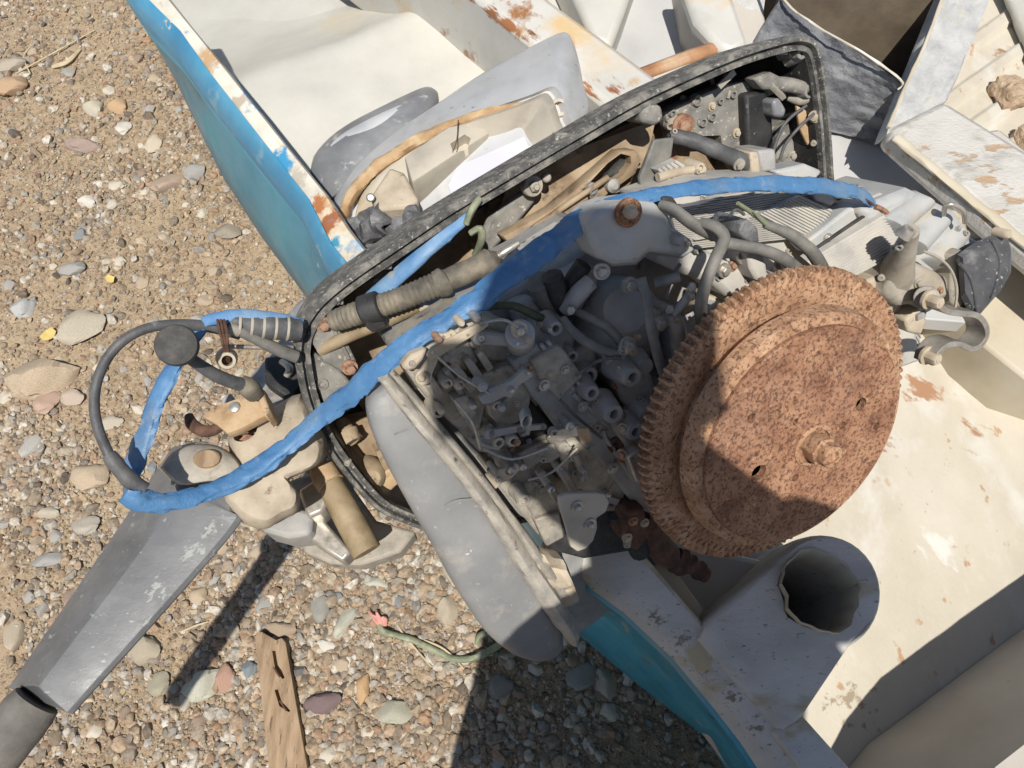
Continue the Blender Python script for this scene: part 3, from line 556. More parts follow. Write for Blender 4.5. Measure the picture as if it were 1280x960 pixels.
stain('rimscuff', o, P(900, 735, .56), .07, (.14,.13,.12), 70, .6, .65, (1, 3, 1), -.7); stain('rimscuff', o, P(1095, 770, .55), .05, (.14,.13,.12), 80, .6, .65, (1, 3, 1), .5); stain('rimscuff', o, P(960, 820, .56), .05, (.38,.34,.25), 30, .6, .68); stain('rimscuff', o, P(965, 800, .56), .05, (.2,.18,.15), 170, .63, .68, (1, 2.5, 1), .8)
slab('corner_block', [(965,915),(1003,893),(1085,985),(1040,1010)], .515, .3, 'rimscuff', .004)

# bilge and starboard side close the hull beyond the frame
V3 = lambda x, y, z: Vector((x, y, z))
mb = MB(); mb.prism([V3(*q, .022) for q in [(.42,-.02),(.92,.14),(1.22,.9),(1.42,1.75),(-.62,1.75),(-.40,.98),(-.12,.56),(.14,.24)]], V3(0, 0, -.018)); mb.build('bilge', 'dustywall', boat, smooth=False)
rs_ = [V3(.92,.10,0), V3(1.2,.75,0), V3(1.42,1.75,0)]
mb = MB(); mb.ring_loft([[p+V3(0,0,-.02), p+V3(.05,-.02,.25), p+V3(.08,-.03,.47), p+V3(.045,-.015,.5), p+V3(.0,.0,.5), p+V3(-.015,.006,.47), p+V3(-.02,.01,-.02)] for p in rs_]); mb.build('hull_side', 'teal', boat, angle=40)
mb = MB(); mb.ring_loft([[p+V3(.085,-.03,.46), p+V3(.085,-.03,.508), p+V3(-.02,.008,.508), p+V3(-.02,.008,.46)] for p in rs_]); mb.build('gunwale', 'rimblue', boat, bevel=.006)

# ------------------------------------------------------------------ the motor's covers lying in the boat
def loft_px(rows, nsub=3):                                # rows: list of (outline px list, z)
    mb = MB(); rings = []
    for l, z in rows:
        pts = [P(x, y, q) for (x, y), q in zip(l, z if hasattr(z, '__len__') else [z]*len(l))]
        c = crom([tuple(p) for p in pts+[pts[0]]], nsub)[:-1]; rings.append([Vector(q) for q in c])
    return mb.ring_loft(rings, True, True)
def shrink(l, k, cx=None, cy=None):
    cx = cx if cx is not None else sum(p[0] for p in l)/len(l); cy = cy if cy is not None else sum(p[1] for p in l)/len(l)
    return [(cx+(x-cx)*k, cy+(y-cy)*k) for x, y in l]
O_ = [(415,285),(420,248),(448,205),(495,165),(545,132),(595,98),(640,72),(675,53),(703,41),(714,50),(722,75),(728,105),(735,145),(705,205),(645,255),(560,310),(465,335)]
S_ = [(428,280),(436,250),(462,216),(500,187),(540,163),(585,145),(630,130),(665,118),(690,108),(700,115),(706,128),(712,148),(718,170),(690,212),(640,254),(560,302),(470,326)]
T_ = shrink(S_, .93)
cov = thing('engine_cover', 'large grey upturned engine cover with rusty seal lying in the boat well', 'engine cover', P(600, 200, .22))
zs = [.41,.41,.42,.43,.45,.47,.49,.505,.515,.515,.515,.51,.50,.46,.43,.41,.41]
mb = loft_px([(shrink(O_, 1.03), .24), (shrink(O_, 1.015), [z-.07 for z in zs]), (O_, [z-.008 for z in zs]), (shrink(O_, .985), zs), (S_, [z+.025 for z in zs]), (T_, [z+.014 for z in zs])])
mb.build('shell', 'shell', cov, angle=40)
mb = MB(); PT(mb, [(424,285,.437,7),(436,250,.44,8),(462,217,.448,8),(500,189,.459,8),(540,167,.478,7),(585,149,.498,6),(630,135,.517,4.5),(668,128,.532,2.5)], wr=.35, n=8); mb.build('seal', 'sealrust', cov)
L_ = shrink(S_, .90); lz = lambda a: [z+a for z in zs]
mb = loft_px([(shrink(L_, 1.02), .40), (L_, lz(.024)), (shrink(L_, .9), lz(.032)), (shrink(L_, .55, 600, 225), [.47+(z-.46)*.5 for z in zs])]); mb.build('lining', 'shellin', cov, angle=40)
mb = MB(); mb.prism(PP([(560,232),(572,208),(640,178),(700,150),(712,160),(690,185),(620,225),(566,250)], .505), Vector((0, 0, -.002))); tag(mb.build('paper', 'paper'), 'folded white paper sheet tucked in the upturned engine cover', 'paper')
mb = MB(); mb.boss(P(699, 134, .535), Vector((.1, -.5, .85)).normalized(), S(P(699,134,.49), 11), .04, .6); mb.build('latch_post', 'shellin', cov)
mb = MB(); PT(mb, [(660,142,.51,5),(680,140,.517,10),(697,137,.52,11)]); mb.build('latch_rib', 'shellin', cov)
mb = MB(); prP(mb, [(505,195),(560,158),(596,150),(612,166),(570,192),(515,228)], .498, .05); o = mb.build('handle_recess', 'shellin', cov, bevel=.004)
mc = MB(); prP(mc, [(562,172),(580,160),(588,165),(584,176),(566,184)], .51, .03); cut(o, mc)
mb = MB(); mb.tube([P(572,162,.502), P(573,150,.506), P(571,175,.506), P(566,190,.502)], .0008, 5); mb.build('wire', 'rustdark', cov)
mb = MB(); prP(mb, [(462,245),(487,208),(506,215),(524,250),(512,258),(470,262)], .50, .05); mb.build('foam_block', 'alub', cov, bevel=.005)
mb = MB(); mb.lathe(P(463, 247, .50), Vector((.2, -.6, .75)), [(.006, 0), (.006, .012), (.004, .014)], 10); mb.build('screw', 'screw', cov)
mb = MB(); mb.patch(P(470,262,.47), P(520,255,.5), P(530,290,.49), P(455,310,.46), 14, 14, lambda u, v: .018*noise.noise(Vector((u*3, v*3, 8))), .01); tag(mb.build('plastic_scrap', 'bag', angle=25), 'crumpled black plastic scrap between engine cover and gunwale', 'plastic scrap')
mb = MB(); mb.patch(P(436,272,.46), P(474,252,.5), P(480,292,.49), P(440,310,.45), 12, 12, lambda u, v: .02*noise.noise(Vector((u*3, v*3, 18))), .01); tag(mb.build('plastic_scrap', 'bag', angle=25), 'torn black plastic strip at the low end of the engine cover', 'plastic scrap')
K_ = [(388,222),(392,196),(412,172),(440,152),(475,134),(508,118),(530,109),(542,111),(548,122),(540,160),(500,200),(450,235),(412,250)]
c2 = thing('cover_panel', 'smaller dark grey curved cover panel behind the large engine cover', 'engine cover', P(450, 190, .22))
mb = loft_px([(shrink(K_, 1.02), .24), (K_, .335), (shrink(K_, .97), .35), (shrink(K_, .80, 480, 190), .365), (shrink(K_, .4, 480, 190), .37)]); mb.build('shell', 'shelldark', c2, angle=40)
mb = MB(); PT(mb, [(402,215,.353,4),(424,182,.358,10),(465,158,.362,12),(505,136,.36,8),(530,120,.354,3)], flat=(Vector((0,0,1)), .4)); mb.build('worn_ridge', 'shell', c2)

# ------------------------------------------------------------------ the outboard motor, tilted over the transom
mot = thing('outboard_motor', 'stripped outboard motor with big rusty flywheel tilted over the boat transom', 'outboard motor', E(760, 470, -.34))
def part(mb, name, mat, parent=None, **kw): return mb.build(name, mat, parent or mot, **kw)
# flywheel
fc = FW
mb = MB(); mb.lathe(fc, NV, [(0, .0002), (.03, .0004), (.062, -.0008), (.088, -.0002), (.0958, .0002), (.0968, -.0006), (.0970, -.0040), (.0965, -.007), (.05, -.007), (0, -.007)], 140, False)
fly = part(mb, 'flywheel', 'rust', angle=32)
mb = MB(); mb.lathe(fc, NV, [(.0965, -.0300), (.0965, -.0042), (.0975, -.0036), (.1040, -.0046), (.1062, -.0066), (.1085, -.0165), (.1088, -.0185), (.1070, -.0205), (.1015, -.0205), (.1005, -.0310), (.1085, -.0292), (.121, -.0287), (.1298, -.0300), (.1298, -.043), (.09, -.047), (.06, -.075), (.03, -.09), (0, -.09)], 140, False)
part(mb, 'rim_band', 'rustlight', fly, angle=28)
mc = MB()
for x, y, r in [(1077,506,7),(949,591,8.5),(940,523,5),(994,527,3.6),(1053,532,4.2),(994,597,4.2),(1096,533,4)]:
    p = E(x, y, 0); mc.cyl(p-NV*.040, NV, S(p, r)*1.3, .07, 18)
cut(fly, mc)
mb = MB(); N_ = 104; r0, r1 = .1296, .1352; ring = []
for i in range(N_):
    for q, r in ((.02, r0), (.14, r0), (.38, r1), (.62, r1), (.86, r0)):
        a = 2*math.pi*(i+q)/N_; rr_ = r*(1+.002*noise.noise(Vector((math.cos(a)*9, math.sin(a)*9, 0)))); ring.append((math.cos(a)*rr_, math.sin(a)*rr_))
o_ = fc-NV*.0295; R_ = lambda h, k: [o_+EA*(x*k)+EB*(y*k)+NV*h for x, y in ring]
mb.ring_loft([[o_+EA*(x*.90)+EB*(y*.90)-NV*.016 for x, y in ring], R_(-.012, .985), R_(-.009, 1), R_(-.003, 1), R_(.001, .986), [o_+EA*(x*.935)+EB*(y*.935)+NV*.0016 for x, y in ring], [o_+EA*(x*.90)+EB*(y*.90)-NV*.002 for x, y in ring]], False, False)
part(mb, 'ring_gear', 'rustlight', fly, angle=25)
hb = E(1016, 556, 0)
mb = MB(); mb.lathe(hb, NV, [(.0195, -.002), (.0195, .002), (.0175, .0035), (.0155, .003), (.0150, -.004), (0, -.004)], 36, False); part(mb, 'hub_ring', 'rustlight', fly, angle=30)
mb = MB(); mb.lathe(hb, NV, [(.0125, -.002), (.0130, .013), (.0105, .016)], 6).lathe(hb, NV, [(.0105, .012), (.0098, .022), (.0085, .0235), (.0055, .0235), (.005, .020)], 24); part(mb, 'crank_nut', 'rustlight', fly, angle=28, bevel=.0008)
# lower cowl: rim, wall and floor
rim_px = [(370,445),(373,420),(386,394),(406,371),(440,344),(500,303),(560,263),(640,215),(720,168),(800,122),(870,89),(930,64),(980,49),(1005,46),(1020,53),(1028,72),(1034,110),(1039,160),(1043,225),(1050,300),(1030,400),(970,500),(870,580),(760,630),(650,655),(590,668),(545,666),(510,656),(470,636),(430,592),(400,548),(380,497)]
rp_ = [E(x, y, -.24) for x, y in rim_px]; rc = [Vector(q) for q in crom([tuple(p) for p in rp_+[rp_[0]]], 5)[:-1]]
cen = sum(rc, Vector())/len(rc); inn = []
for i, p in enumerate(rc):
    t = (rc[(i+1) % len(rc)]-rc[i-1]).normalized(); q = NV.cross(t).normalized(); inn.append(q if q.dot(cen-p) > 0 else -q)
def rim_sec(prof): return [[p+q*o+NV*h for p, q in zip(rc, inn)] for o, h in prof]
mb = MB(); mb.ring_loft(rim_sec([(.004, -.05), (-.001, -.012), (-.0008, -.002), (.0012, .0012), (.0042, .001), (.005, -.002), (.0055, -.006), (.0075, -.006), (.008, -.003), (.0095, -.0005), (.0125, -.001), (.013, -.010)]), False, False)
cowl = part(mb, 'lower_cowl', 'rim', angle=50)
mb = MB(); mb.ring_loft(rim_sec([(.0, -.008), (.006, -.05), (.016, -.082), (.03, -.095), (.05, -.10), (.045, -.088), (.026, -.08), (.019, -.06), (.0135, -.008)]), False, False)
part(mb, 'cowl_wall', 'blackp', cowl, angle=50)
fl = [p+q*.03-NV*.088 for p, q in zip(rc, inn)][::2]
mb = MB(); mb.prism(fl, -NV*.01); part(mb, 'cowl_floor', 'traymud', cowl, smooth=False)
# wall clips and studs along the inside of the rim
for x, y, k, h in [(700,172,-.255,.01),(848,100,-.252,.01),(975,62,-.25,.01),(480,330,-.252,.01),(420,375,-.25,.008)]:
    mb = MB(); p = E(x, y, k); mb.box(p, EA, EB, NV, S(p, 17), S(p, 12), h).cyl(p+NV*h*.4, NV, S(p, 4.5), .004, 8); part(mb, 'rim_clip', 'tray', cowl, bevel=.0015)
for x, y, r in [(683,222,6),(518,322,6),(909,97,5.5),(560,300,4),(470,352,5)]:
    mb = MB(); p = E(x, y, -.272); mb.lathe(p, (NV*.4-EB*.0+(CAM-p).normalized()).normalized(), [(S(p, r), -.004), (S(p, r), .0015), (S(p, r)*.7, .003)], 12); part(mb, 'wall_stud', 'alu', cowl)
# starboard side bracket panel at the far end
mb = MB(); prE(mb, [(830,140),(905,106),(935,100),(962,112),(962,150),(948,215),(930,226),(900,180),(842,176)], -.285, .02); br = part(mb, 'side_bracket', 'tray', cowl, bevel=.003)
mc = MB(); prE(mc, [(888,172),(912,171),(914,186),(886,186)], -.27, .04); cut(br, mc)
mb = MB(); p = E(852, 158, -.283); mb.lathe(p, NV, [(S(p, 16), -.002), (S(p, 16), .004), (S(p, 13), .007), (S(p, 10), .006), (S(p, 9), .009), (S(p, 6), .010)], 24); part(mb, 'grommet', 'bolt', cowl)
for x, y, r in [(873,126,7),(880,153,6),(892,146,6),(902,127,4),(842,142,5),(918,118,5)]:
    mb = MB(); mb.boss(E(x, y, -.281), NV, S(E(x, y, -.281), r), .006, .55); part(mb, 'boss', 'tray', br)
mb = MB(); prE(mb, [(932,118),(958,112),(966,140),(968,180),(958,222),(940,226),(934,180)], -.272, .03); part(mb, 'guide_channel', 'blackp', cowl, bevel=.004)
mb = MB(); ET(mb, [(958,104,-.27,8),(985,106,-.262,9),(1010,112,-.255,8)]); prE(mb, [(942,98),(965,90),(985,100),(980,112),(955,112)], -.262, .02); part(mb, 'support_arm', 'tray', cowl, bevel=.003)
mb = MB(); mb.boss(E(1013, 114, -.25), NV, S(E(1013,114,-.25), 9), .04, .6); part(mb, 'boss', 'tray', cowl)
mb = MB(); ET(mb, [(985,122,-.27,4),(1000,126,-.262,6),(1012,122,-.255,6)]); part(mb, 'support_arm', 'alu', cowl)
mb = MB(); ET(mb, [(984,75,-.27,9),(996,70,-.258,9),(1003,66,-.25,7)]); mb.boss(E(1003,66,-.247), NV, S(E(1003,66,-.247), 8), .03, .4); part(mb, 'boss', 'tray', cowl)
mb = MB(); prE(mb, [(966,126),(975,122),(984,138),(980,148),(968,146)], -.255, .03); part(mb, 'connector', 'shelldark', cowl, bevel=.003)
mb = MB(); prE(mb, [(996,132),(1008,138),(1020,170),(1010,182),(1000,160)], -.258, .004); part(mb, 'tab', 'clay', cowl, bevel=.001)
mb = MB(); ET(mb, [(975,200,-.25,2),(982,180,-.248,2),(1000,158,-.246,2),(1018,142,-.245,2)]); part(mb, 'wire', 'cable', cowl)
mb = MB(); ET(mb, [(960,215,-.25,2),(972,172,-.25,2.2),(985,150,-.25,2),(1008,132,-.25,2)]); part(mb, 'wire', 'cable', cowl)
mb = MB(); prE(mb, [(972,160),(985,150),(1000,175),(992,222),(978,232),(970,215)], -.28, .03); part(mb, 'side_bracket', 'tray', cowl, bevel=.003)
mb = MB(); mb.boss(E(985, 205, -.27), NV, S(E(985,205,-.27), 8), .012, .4); part(mb, 'boss', 'tray', cowl)
mb = MB(); prE(mb, [(1008,190),(1015,188),(1017,206),(1010,208)], -.275, .004); part(mb, 'red_label', M['rustdark'], cowl)
# clamp block and taped loom crossing the far side
mb = MB(); prE(mb, [(800,138),(812,128),(828,132),(831,150),(820,158),(803,154)], -.24, .05); part(mb, 'clamp_block', 'tray', cowl, bevel=.004)
mb = MB(); ET(mb, [(838,170,-.235,9),(865,176,-.225,10),(900,190,-.215,10),(938,206,-.215,10)], ridges=.008, ramp=.03); part(mb, 'taped_loom', 'cable', mot)
mb = MB(); prE(mb, [(938,190),(948,190),(952,216),(940,218)], -.205, .03); part(mb, 'loom_clip', 'alub', mot, bevel=.002)
mb = MB(); prE(mb, [(948,188),(970,186),(972,214),(952,216)], -.208, .04); part(mb, 'relay', 'block', mot, bevel=.003)
mb = MB(); prE(mb, [(818,175),(843,172),(840,195),(818,232),(803,240),(800,222)], -.21, .006); part(mb, 'bracket_strip', 'hose', mot, bevel=.0015)
mb = MB(); ET(mb, [(822,222,-.2,6),(850,214,-.2,6),(880,212,-.2,5)]); mb.boss(E(876,210,-.195), NV, S(E(876,210,-.2), 7), .02, .5); part(mb, 'lug', 'alub', mot)
# muddy floor of the cowl with the drain slot
mb = MB(); mb.patch(E(612,300,-.30), E(640,215,-.315), E(820,150,-.30), E(800,230,-.285), 20, 24, lambda u, v: .006*noise.noise(Vector((u*3, v*3, 0))), .01); part(mb, 'cowl_floor', 'traymud', cowl, angle=70)
mb = MB(); prE(mb, [(628,296),(690,262),(752,210),(775,189),(795,187),(803,198),(795,218),(735,262),(640,308)], -.262, .02); sl = part(mb, 'slotted_plate', 'traymud', cowl, bevel=.003)
mc = MB(); prE(mc, [(735,240),(768,206),(784,194),(796,197),(797,207),(786,222),(752,244)], -.25, .04); cut(sl, mc)
mb = MB(); mb.patch(E(730,244,-.274), E(784,190,-.274), E(801,205,-.274), E(752,248,-.274), 14, 8, lambda u, v: .004*noise.noise(Vector((u*9, v*9, 0))), .002); part(mb, 'slot_backing', 'dark', sl)  # dark uneven sheet below the slot
mb = MB(); p = E(741, 236, -.257); mb.lathe(p, NV, [(.006, -.006), (.006, 0), (.004, .001)], 14); p = E(766,232,-.257); mb.lathe(p, NV, [(.007,-.006),(.007,.002),(.003,.006)], 14); part(mb, 'plug', 'block', sl)
mb = MB(); mb.tube([E(742,232,-.25), E(738,240,-.248), E(742,248,-.25), E(748,242,-.247)], .0012, 6); part(mb, 'spring_clip', 'steel', sl)
mb = MB(); p = E(665, 232, -.275); mb.lathe(p, NV, [(S(p, 14), -.004), (S(p, 14), .002), (S(p, 12.5), .004), (S(p, 7), .004)], 24).lathe(p, NV, [(S(p, 7), .003), (S(p, 7), .008), (S(p, 5), .0095)], 6).lathe(p, NV, [(S(p,4), .009), (S(p,3.4), .012)], 10); part(mb, 'floor_bolt', 'alu', cowl)
mb = MB(); prE(mb, [(600,300),(612,272),(655,238),(672,250),(640,290),(612,318)], -.285, .01); part(mb, 'floor_rib', 'tray', cowl, bevel=.004)
mb = MB(); ET(mb, [(648,300,-.262,5),(700,262,-.255,4),(760,222,-.255,4)]); part(mb, 'floor_rib', 'traymud', cowl)
# near end: black mounting bracket with rusty bolts
mb = MB(); prE(mb, [(392,398),(402,392),(420,398),(432,424),(446,452),(442,464),(428,466),(404,452),(388,425)], -.245, .03); mbk = part(mb, 'mount_bracket', 'tray', mot, bevel=.002)
mb = MB(); prE(mb, [(392,440),(424,462),(440,480),(448,500),(420,520),(402,500),(386,462)], -.252, .03); part(mb, 'mount_bracket', 'tray', mot, bevel=.002)
mb = MB(); ET(mb, [(414,406,-.244,2.5),(428,432,-.244,2.5),(436,448,-.244,2.5)]); part(mb, 'rib', 'tray', mbk)
for x, y, r in [(404,405,6.5),(437,459,6.5)]:
    mb = MB(); mb.hexbolt(E(x, y, -.244), NV, S(E(x, y, -.24), r), .007); part(mb, 'bolt', 'bolt', mbk)
mb = MB(); mb.boss(E(403, 481, -.25), NV, S(E(403,481,-.25), 8), .005, .5); part(mb, 'boss', 'tray', mbk)
# brown fittings in the low corner of the cowl
mb = MB(); prE(mb, [(404,560),(425,530),(470,520),(530,600),(556,660),(510,650),(462,628),(424,592)], -.30, .02); part(mb, 'corner_floor', 'traymud', cowl, bevel=.003)
mb = MB(); mb.tube([E(424,528,-.29), E(432,542,-.28), E(440,554,-.272)], [S(E(430,540,-.28), q) for q in (11,14,16)], 14, n=3); mb.boss(E(440,554,-.268), ((E(440,554,-.272)-E(424,528,-.29))).normalized(), S(E(440,554,-.27), 13), .012, .72); part(mb, 'drain_pipe', 'traymud', cowl)
mb = MB(); mb.lathe(E(460, 592, -.285), NV+EB*.3, [(S(E(460,590,-.28), 22), -.01), (S(E(460,590,-.28), 22), .01), (S(E(460,590,-.28), 16), .02), (S(E(460,590,-.28), 10), .024)], 20); part(mb, 'plug_boss', 'traymud', cowl)
for dx in (0, 8, 16):
    mb = MB(); prE(mb, [(470+dx, 566-dx*.2),(476+dx, 563-dx*.2),(488+dx*.7, 588),(482+dx*.7, 592)], -.272, .02); part(mb, 'fin', 'traymud', cowl, bevel=.001)
mb = MB(); prE(mb, [(472,596),(488,586),(500,604),(484,618)], -.27, .03); part(mb, 'square_lug', 'clay', cowl, bevel=.002)
# air silencer: long grey bulb with twin seam strips
SB = -.15; ax_ = [(474,484,14),(482,494,27),(497,522,36),(520,562,40),(546,606,42),(576,654,44),(606,702,47),(638,750,47),(664,784,38),(684,806,22),(694,816,8)]
rings = []
for i, (x, y, r) in enumerate(ax_):
    j0, j1 = max(i-1, 0), min(i+1, len(ax_)-1); d = (E(ax_[j1][0], ax_[j1][1], SB)-E(ax_[j0][0], ax_[j0][1], SB)).normalized(); c = E(x, y, SB); v = NV; u = d.cross(v).normalized(); R = S(c, r); ring = []
    for q in range(28):
        a = 2*math.pi*q/28; ca, sa = math.cos(a), math.sin(a); e = .7
        kx = math.copysign(abs(ca)**e, ca); ky = math.copysign(abs(sa)**e, sa)
        dn_ = 1+.07*noise.noise(Vector((c.x*13, c.y*13+q*.25, c.z*9)))+.03*noise.noise(Vector((c.x*40, q*.7, c.z*40))); ring.append(c+u*(R*kx*1.0)+v*(R*ky*dn_*(.78 if ky > 0 else 1.0)))
    rings.append(ring)
mb = MB(); n_ = len(rings[0]); fine = []
for j in range(n_): fine.append(crom([tuple(r[j]) for r in rings], 6))
mb.ring_loft([[Vector(fine[j][i])*1 for j in range(n_)] for i in range(len(fine[0]))]); bulb = part(mb, 'air_silencer', 'bulb', mot, angle=60)
mb = MB(); l = [(478,470),(496,492),(522,524),(556,564),(590,606),(624,654),(654,700),(682,742),(706,778),(716,800)]
mb.tube([E(x, y, -.128) for x, y in l], [S(E(x, y, -.13), q) for (x, y), q in zip(l, (7,9,10,10,10,11,13,14,12,6))], 10, flat=(NV, 2.0), wr=.12); part(mb, 'seam_strip', 'seam', bulb)
mb = MB(); l = [(488,463),(510,488),(538,522),(572,562),(606,604),(640,650),(670,694),(700,738)]
mb.tube([E(x, y, -.128) for x, y in l], [S(E(x, y, -.13), q) for (x, y), q in zip(l, (4,5,5.5,5.5,5.5,6,8,6))], 8, flat=(NV, 2.4), wr=.08); part(mb, 'seam_strip', 'seam', bulb)
mb = MB(); mb.patch(E(665,690,-.118), E(704,700,-.118), E(724,748,-.12), E(690,760,-.118), 10, 10, lambda u, v: .006*math.sin(v*14)*math.sin(u*3)+.003*noise.noise(Vector((u*5, v*5, 0))), .015); part(mb, 'folded_flange', 'alub', bulb)
for a, b, m_ in [((486,546),(543,530),(514,534)),((538,642),(606,622),(570,626)),((598,740),(664,716),(630,722))]:
    mb = MB(); mb.tube([E(a[0], a[1], SB+.010), E((a[0]+m_[0])/2, (a[1]+m_[1])/2, SB+.024), E(m_[0], m_[1], SB+.0275), E((b[0]+m_[0])/2, (b[1]+m_[1])/2, SB+.026), E(b[0], b[1], SB+.018)], .001, 6); part(mb, 'weld_line', 'bulb', bulb)
# dark bracket plate behind the silencer on the transom
mb = MB(); prE(mb, [(690,700),(700,672),(760,694),(784,748),(730,790),(706,812)], -.17, .03); part(mb, 'transom_plate', 'block', mot, bevel=.004)

# ---------------- powerhead casting
mb = MB(); prE(mb, [(500,452),(590,384),(640,362),(700,330),(760,290),(860,330),(930,400),(920,520),(850,600),(790,670),(720,690),(640,640),(570,560)], -.158, .11); part(mb, 'crankcase', 'block', mot, bevel=.006)
mb = MB(); ET(mb, [(760,415,-.19,62),(770,400,-.15,58),(778,392,-.125,46),(782,388,-.112,28)], seg=28); part(mb, 'cylinder_dome', 'block', mot)
mb = MB(); ET(mb, [(880,470,-.19,60),(885,465,-.13,54),(888,462,-.11,36)], seg=24); part(mb, 'crankcase_hump', 'block', mot)
mb = MB(); prE(mb, [(700,470),(720,448),(760,445),(790,470),(800,520),(770,545),(740,540),(710,500)], -.165, .04); vl = part(mb, 'intake_valley', 'block', mot, bevel=.006)
mb = MB(); mb.patch(E(742,452,-.1625), E(788,448,-.1625), E(788,486,-.1625), E(745,488,-.1625), 16, 14, lambda u, v: .006*noise.noise(Vector((u*12, v*12, 3)))+.003, .004); part(mb, 'valley_patch', 'dark', vl, angle=20)  # dark uneven patch on the valley floor
# joint flange that runs down towards the flywheel with its row of hollow bosses
mb = MB(); prE(mb, [(640,455),(672,430),(700,452),(722,486),(764,512),(800,560),(826,602),(812,640),(790,628),(752,580),(700,530),(668,500)], -.105, .09); jf = part(mb, 'joint_flange', 'block', mot, bevel=.003)
mb = MB(); prE(mb, [(664,452),(700,430),(730,470),(700,500),(678,478)], -.098, .012); part(mb, 'cover_plate', 'carb', jf, bevel=.002)
for a_, b_ in (((676,430),(716,486)),((684,426),(724,480)),((716,492),(760,532)),((752,540),(792,600))):
    mb = MB(); ET(mb, [(*a_, -.104, 3), ((a_[0]+b_[0])/2, (a_[1]+b_[1])/2, -.103, 3), (*b_, -.104, 3)]); part(mb, 'flange_rib', 'block', jf)
for x, y, k, r, h in [(695,411,-.108,10,.02),(791,472,-.082,13,.03),(740,492,-.094,11,.02),(768,518,-.084,13,.025),(716,446,-.11,8,.03),(694,476,-.10,6,.02),(754,508,-.098,6,.02),(795,540,-.088,12,.02),(737,470,-.115,12,.03),(640,585,-.10,8,.03),(810,520,-.095,13,.02)]:
    mb = MB(); mb.boss(E(x, y, k), NV, S(E(x, y, k), r), h, .5, 18, S(E(x, y, k), r*1.25)); part(mb, 'hollow_boss', 'block', jf)
mb = MB(); p = E(770, 556, -.103); mb.lathe(p, NV, [(S(p, 11), -.004), (S(p, 11), .001), (S(p, 7), .002), (S(p, 5), -.002)], 16); part(mb, 'rusty_plug', 'rustdark', jf)
for x, y, r in [(680,481,5),(765,585,5),(728,508,4.5),(706,462,4)]:
    mb = MB(); mb.hexbolt(E(x, y, -.097), NV, S(E(x, y, -.1), r)); part(mb, 'bolt', 'screw', jf)
mb = MB(); prE(mb, [(784,572),(800,562),(812,572),(836,566),(838,576),(820,590),(812,606),(796,604)], -.075, .012); part(mb, 'timing_tab', 'steel', mot, bevel=.002)
# carburettors
def lever(mb, l, k, r, h=.004):                            # flat lever: chain of discs joined by a bar
    for (x, y), q in zip(l, r): mb.cyl(E(x, y, k)-NV*h, NV, S(E(x, y, k), q), h, 14)
    for i in range(len(l)-1):
        a, b = E(*l[i], k), E(*l[i+1], k); d = (b-a).normalized(); sd = NV.cross(d); w0, w1 = S(a, r[i]*.8), S(b, r[i+1]*.8)
        mb.prism([a-sd*w0, b-sd*w1, b+sd*w1, a+sd*w0], NV*-h)
    return mb
c1 = MB(); prE(c1, [(506,462),(532,436),(584,404),(622,400),(676,430),(690,470),(668,520),(640,572),(600,566),(556,522),(520,482)], -.126, .07)
cb = part(c1, 'carburettor', 'carb', mot, bevel=.003)
for l, k, h in [([(522,470),(548,452),(566,480),(584,512),(566,520),(540,495)], -.122, .02),([(552,446),(584,424),(600,452),(584,464),(570,462)], -.118, .02),([(586,422),(612,412),(640,420),(640,452),(606,452)], -.122, .02),
    ([(566,486),(592,470),(610,500),(600,540),(584,530)], -.12, .02),([(600,470),(640,455),(668,480),(660,520),(632,540),(612,520)], -.112, .03),([(575,520),(600,508),(622,540),(636,568),(612,566)], -.125, .02)]:
    mb = MB(); prE(mb, l, k, h); part(mb, 'carburettor_body', 'carb', cb, bevel=.002)
for l, k, h in [([(566,462),(574,456),(596,486),(588,494)], -.108, .01),([(580,452),(588,446),(606,472),(598,480)], -.110, .01),([(556,466),(562,462),(584,496),(578,500)], -.110, .01),([(596,444),(604,438),(618,460),(610,466)], -.112, .01),([(532,470),(538,466),(556,492),(550,496)], -.114, .01),([(566,500),(584,494),(596,516),(590,526),(578,520)], -.106, .015)]:
    mb = MB(); prE(mb, l, k, h); part(mb, 'rib', 'carb', cb, bevel=.001)
mb = lever(MB(), [(530,472),(548,440),(552,424),(566,418)], -.100, (11,6,7,5)); part(mb, 'throttle_lever', 'alub', cb, bevel=.0008)
mb = MB(); prE(mb, [(534,446),(540,436),(560,424),(600,404),(610,402),(612,406),(606,412),(586,424),(560,440),(540,452)], -.098, .005); part(mb, 'linkage_bar', 'alub', cb, bevel=.001)
mb = MB(); prE(mb, [(502,458),(515,444),(536,436),(530,450),(520,462),(508,466)], -.102, .012); part(mb, 'choke_lever', 'alub', cb, bevel=.003)
for x, y, k, r in [(527,473,-.097,5),(549,425,-.094,5),(577,404,-.094,5),(584,418,-.1,4),(603,424,-.1,5),(558,482,-.104,4),(574,484,-.1,4),(592,508,-.098,5),(552,514,-.104,5),(597,398,-.094,6)]:
    mb = MB(); mb.lathe(E(x, y, k), NV, [(S(E(x,y,k), r), -.012), (S(E(x,y,k), r), 0), (S(E(x,y,k), r*.6), .002)], 12); part(mb, 'screw', random.choice(['screw', 'alub', 'bolt']), cb)
for x, y, k, r, h in [(560,480,-.105,7,.02),(575,482,-.105,7,.02),(548,516,-.11,8,.02),(622,508,-.1,7,.02)]:
    mb = MB(); mb.boss(E(x, y, k), NV, S(E(x, y, k), r), h, .5); part(mb, 'boss', 'carb', cb)
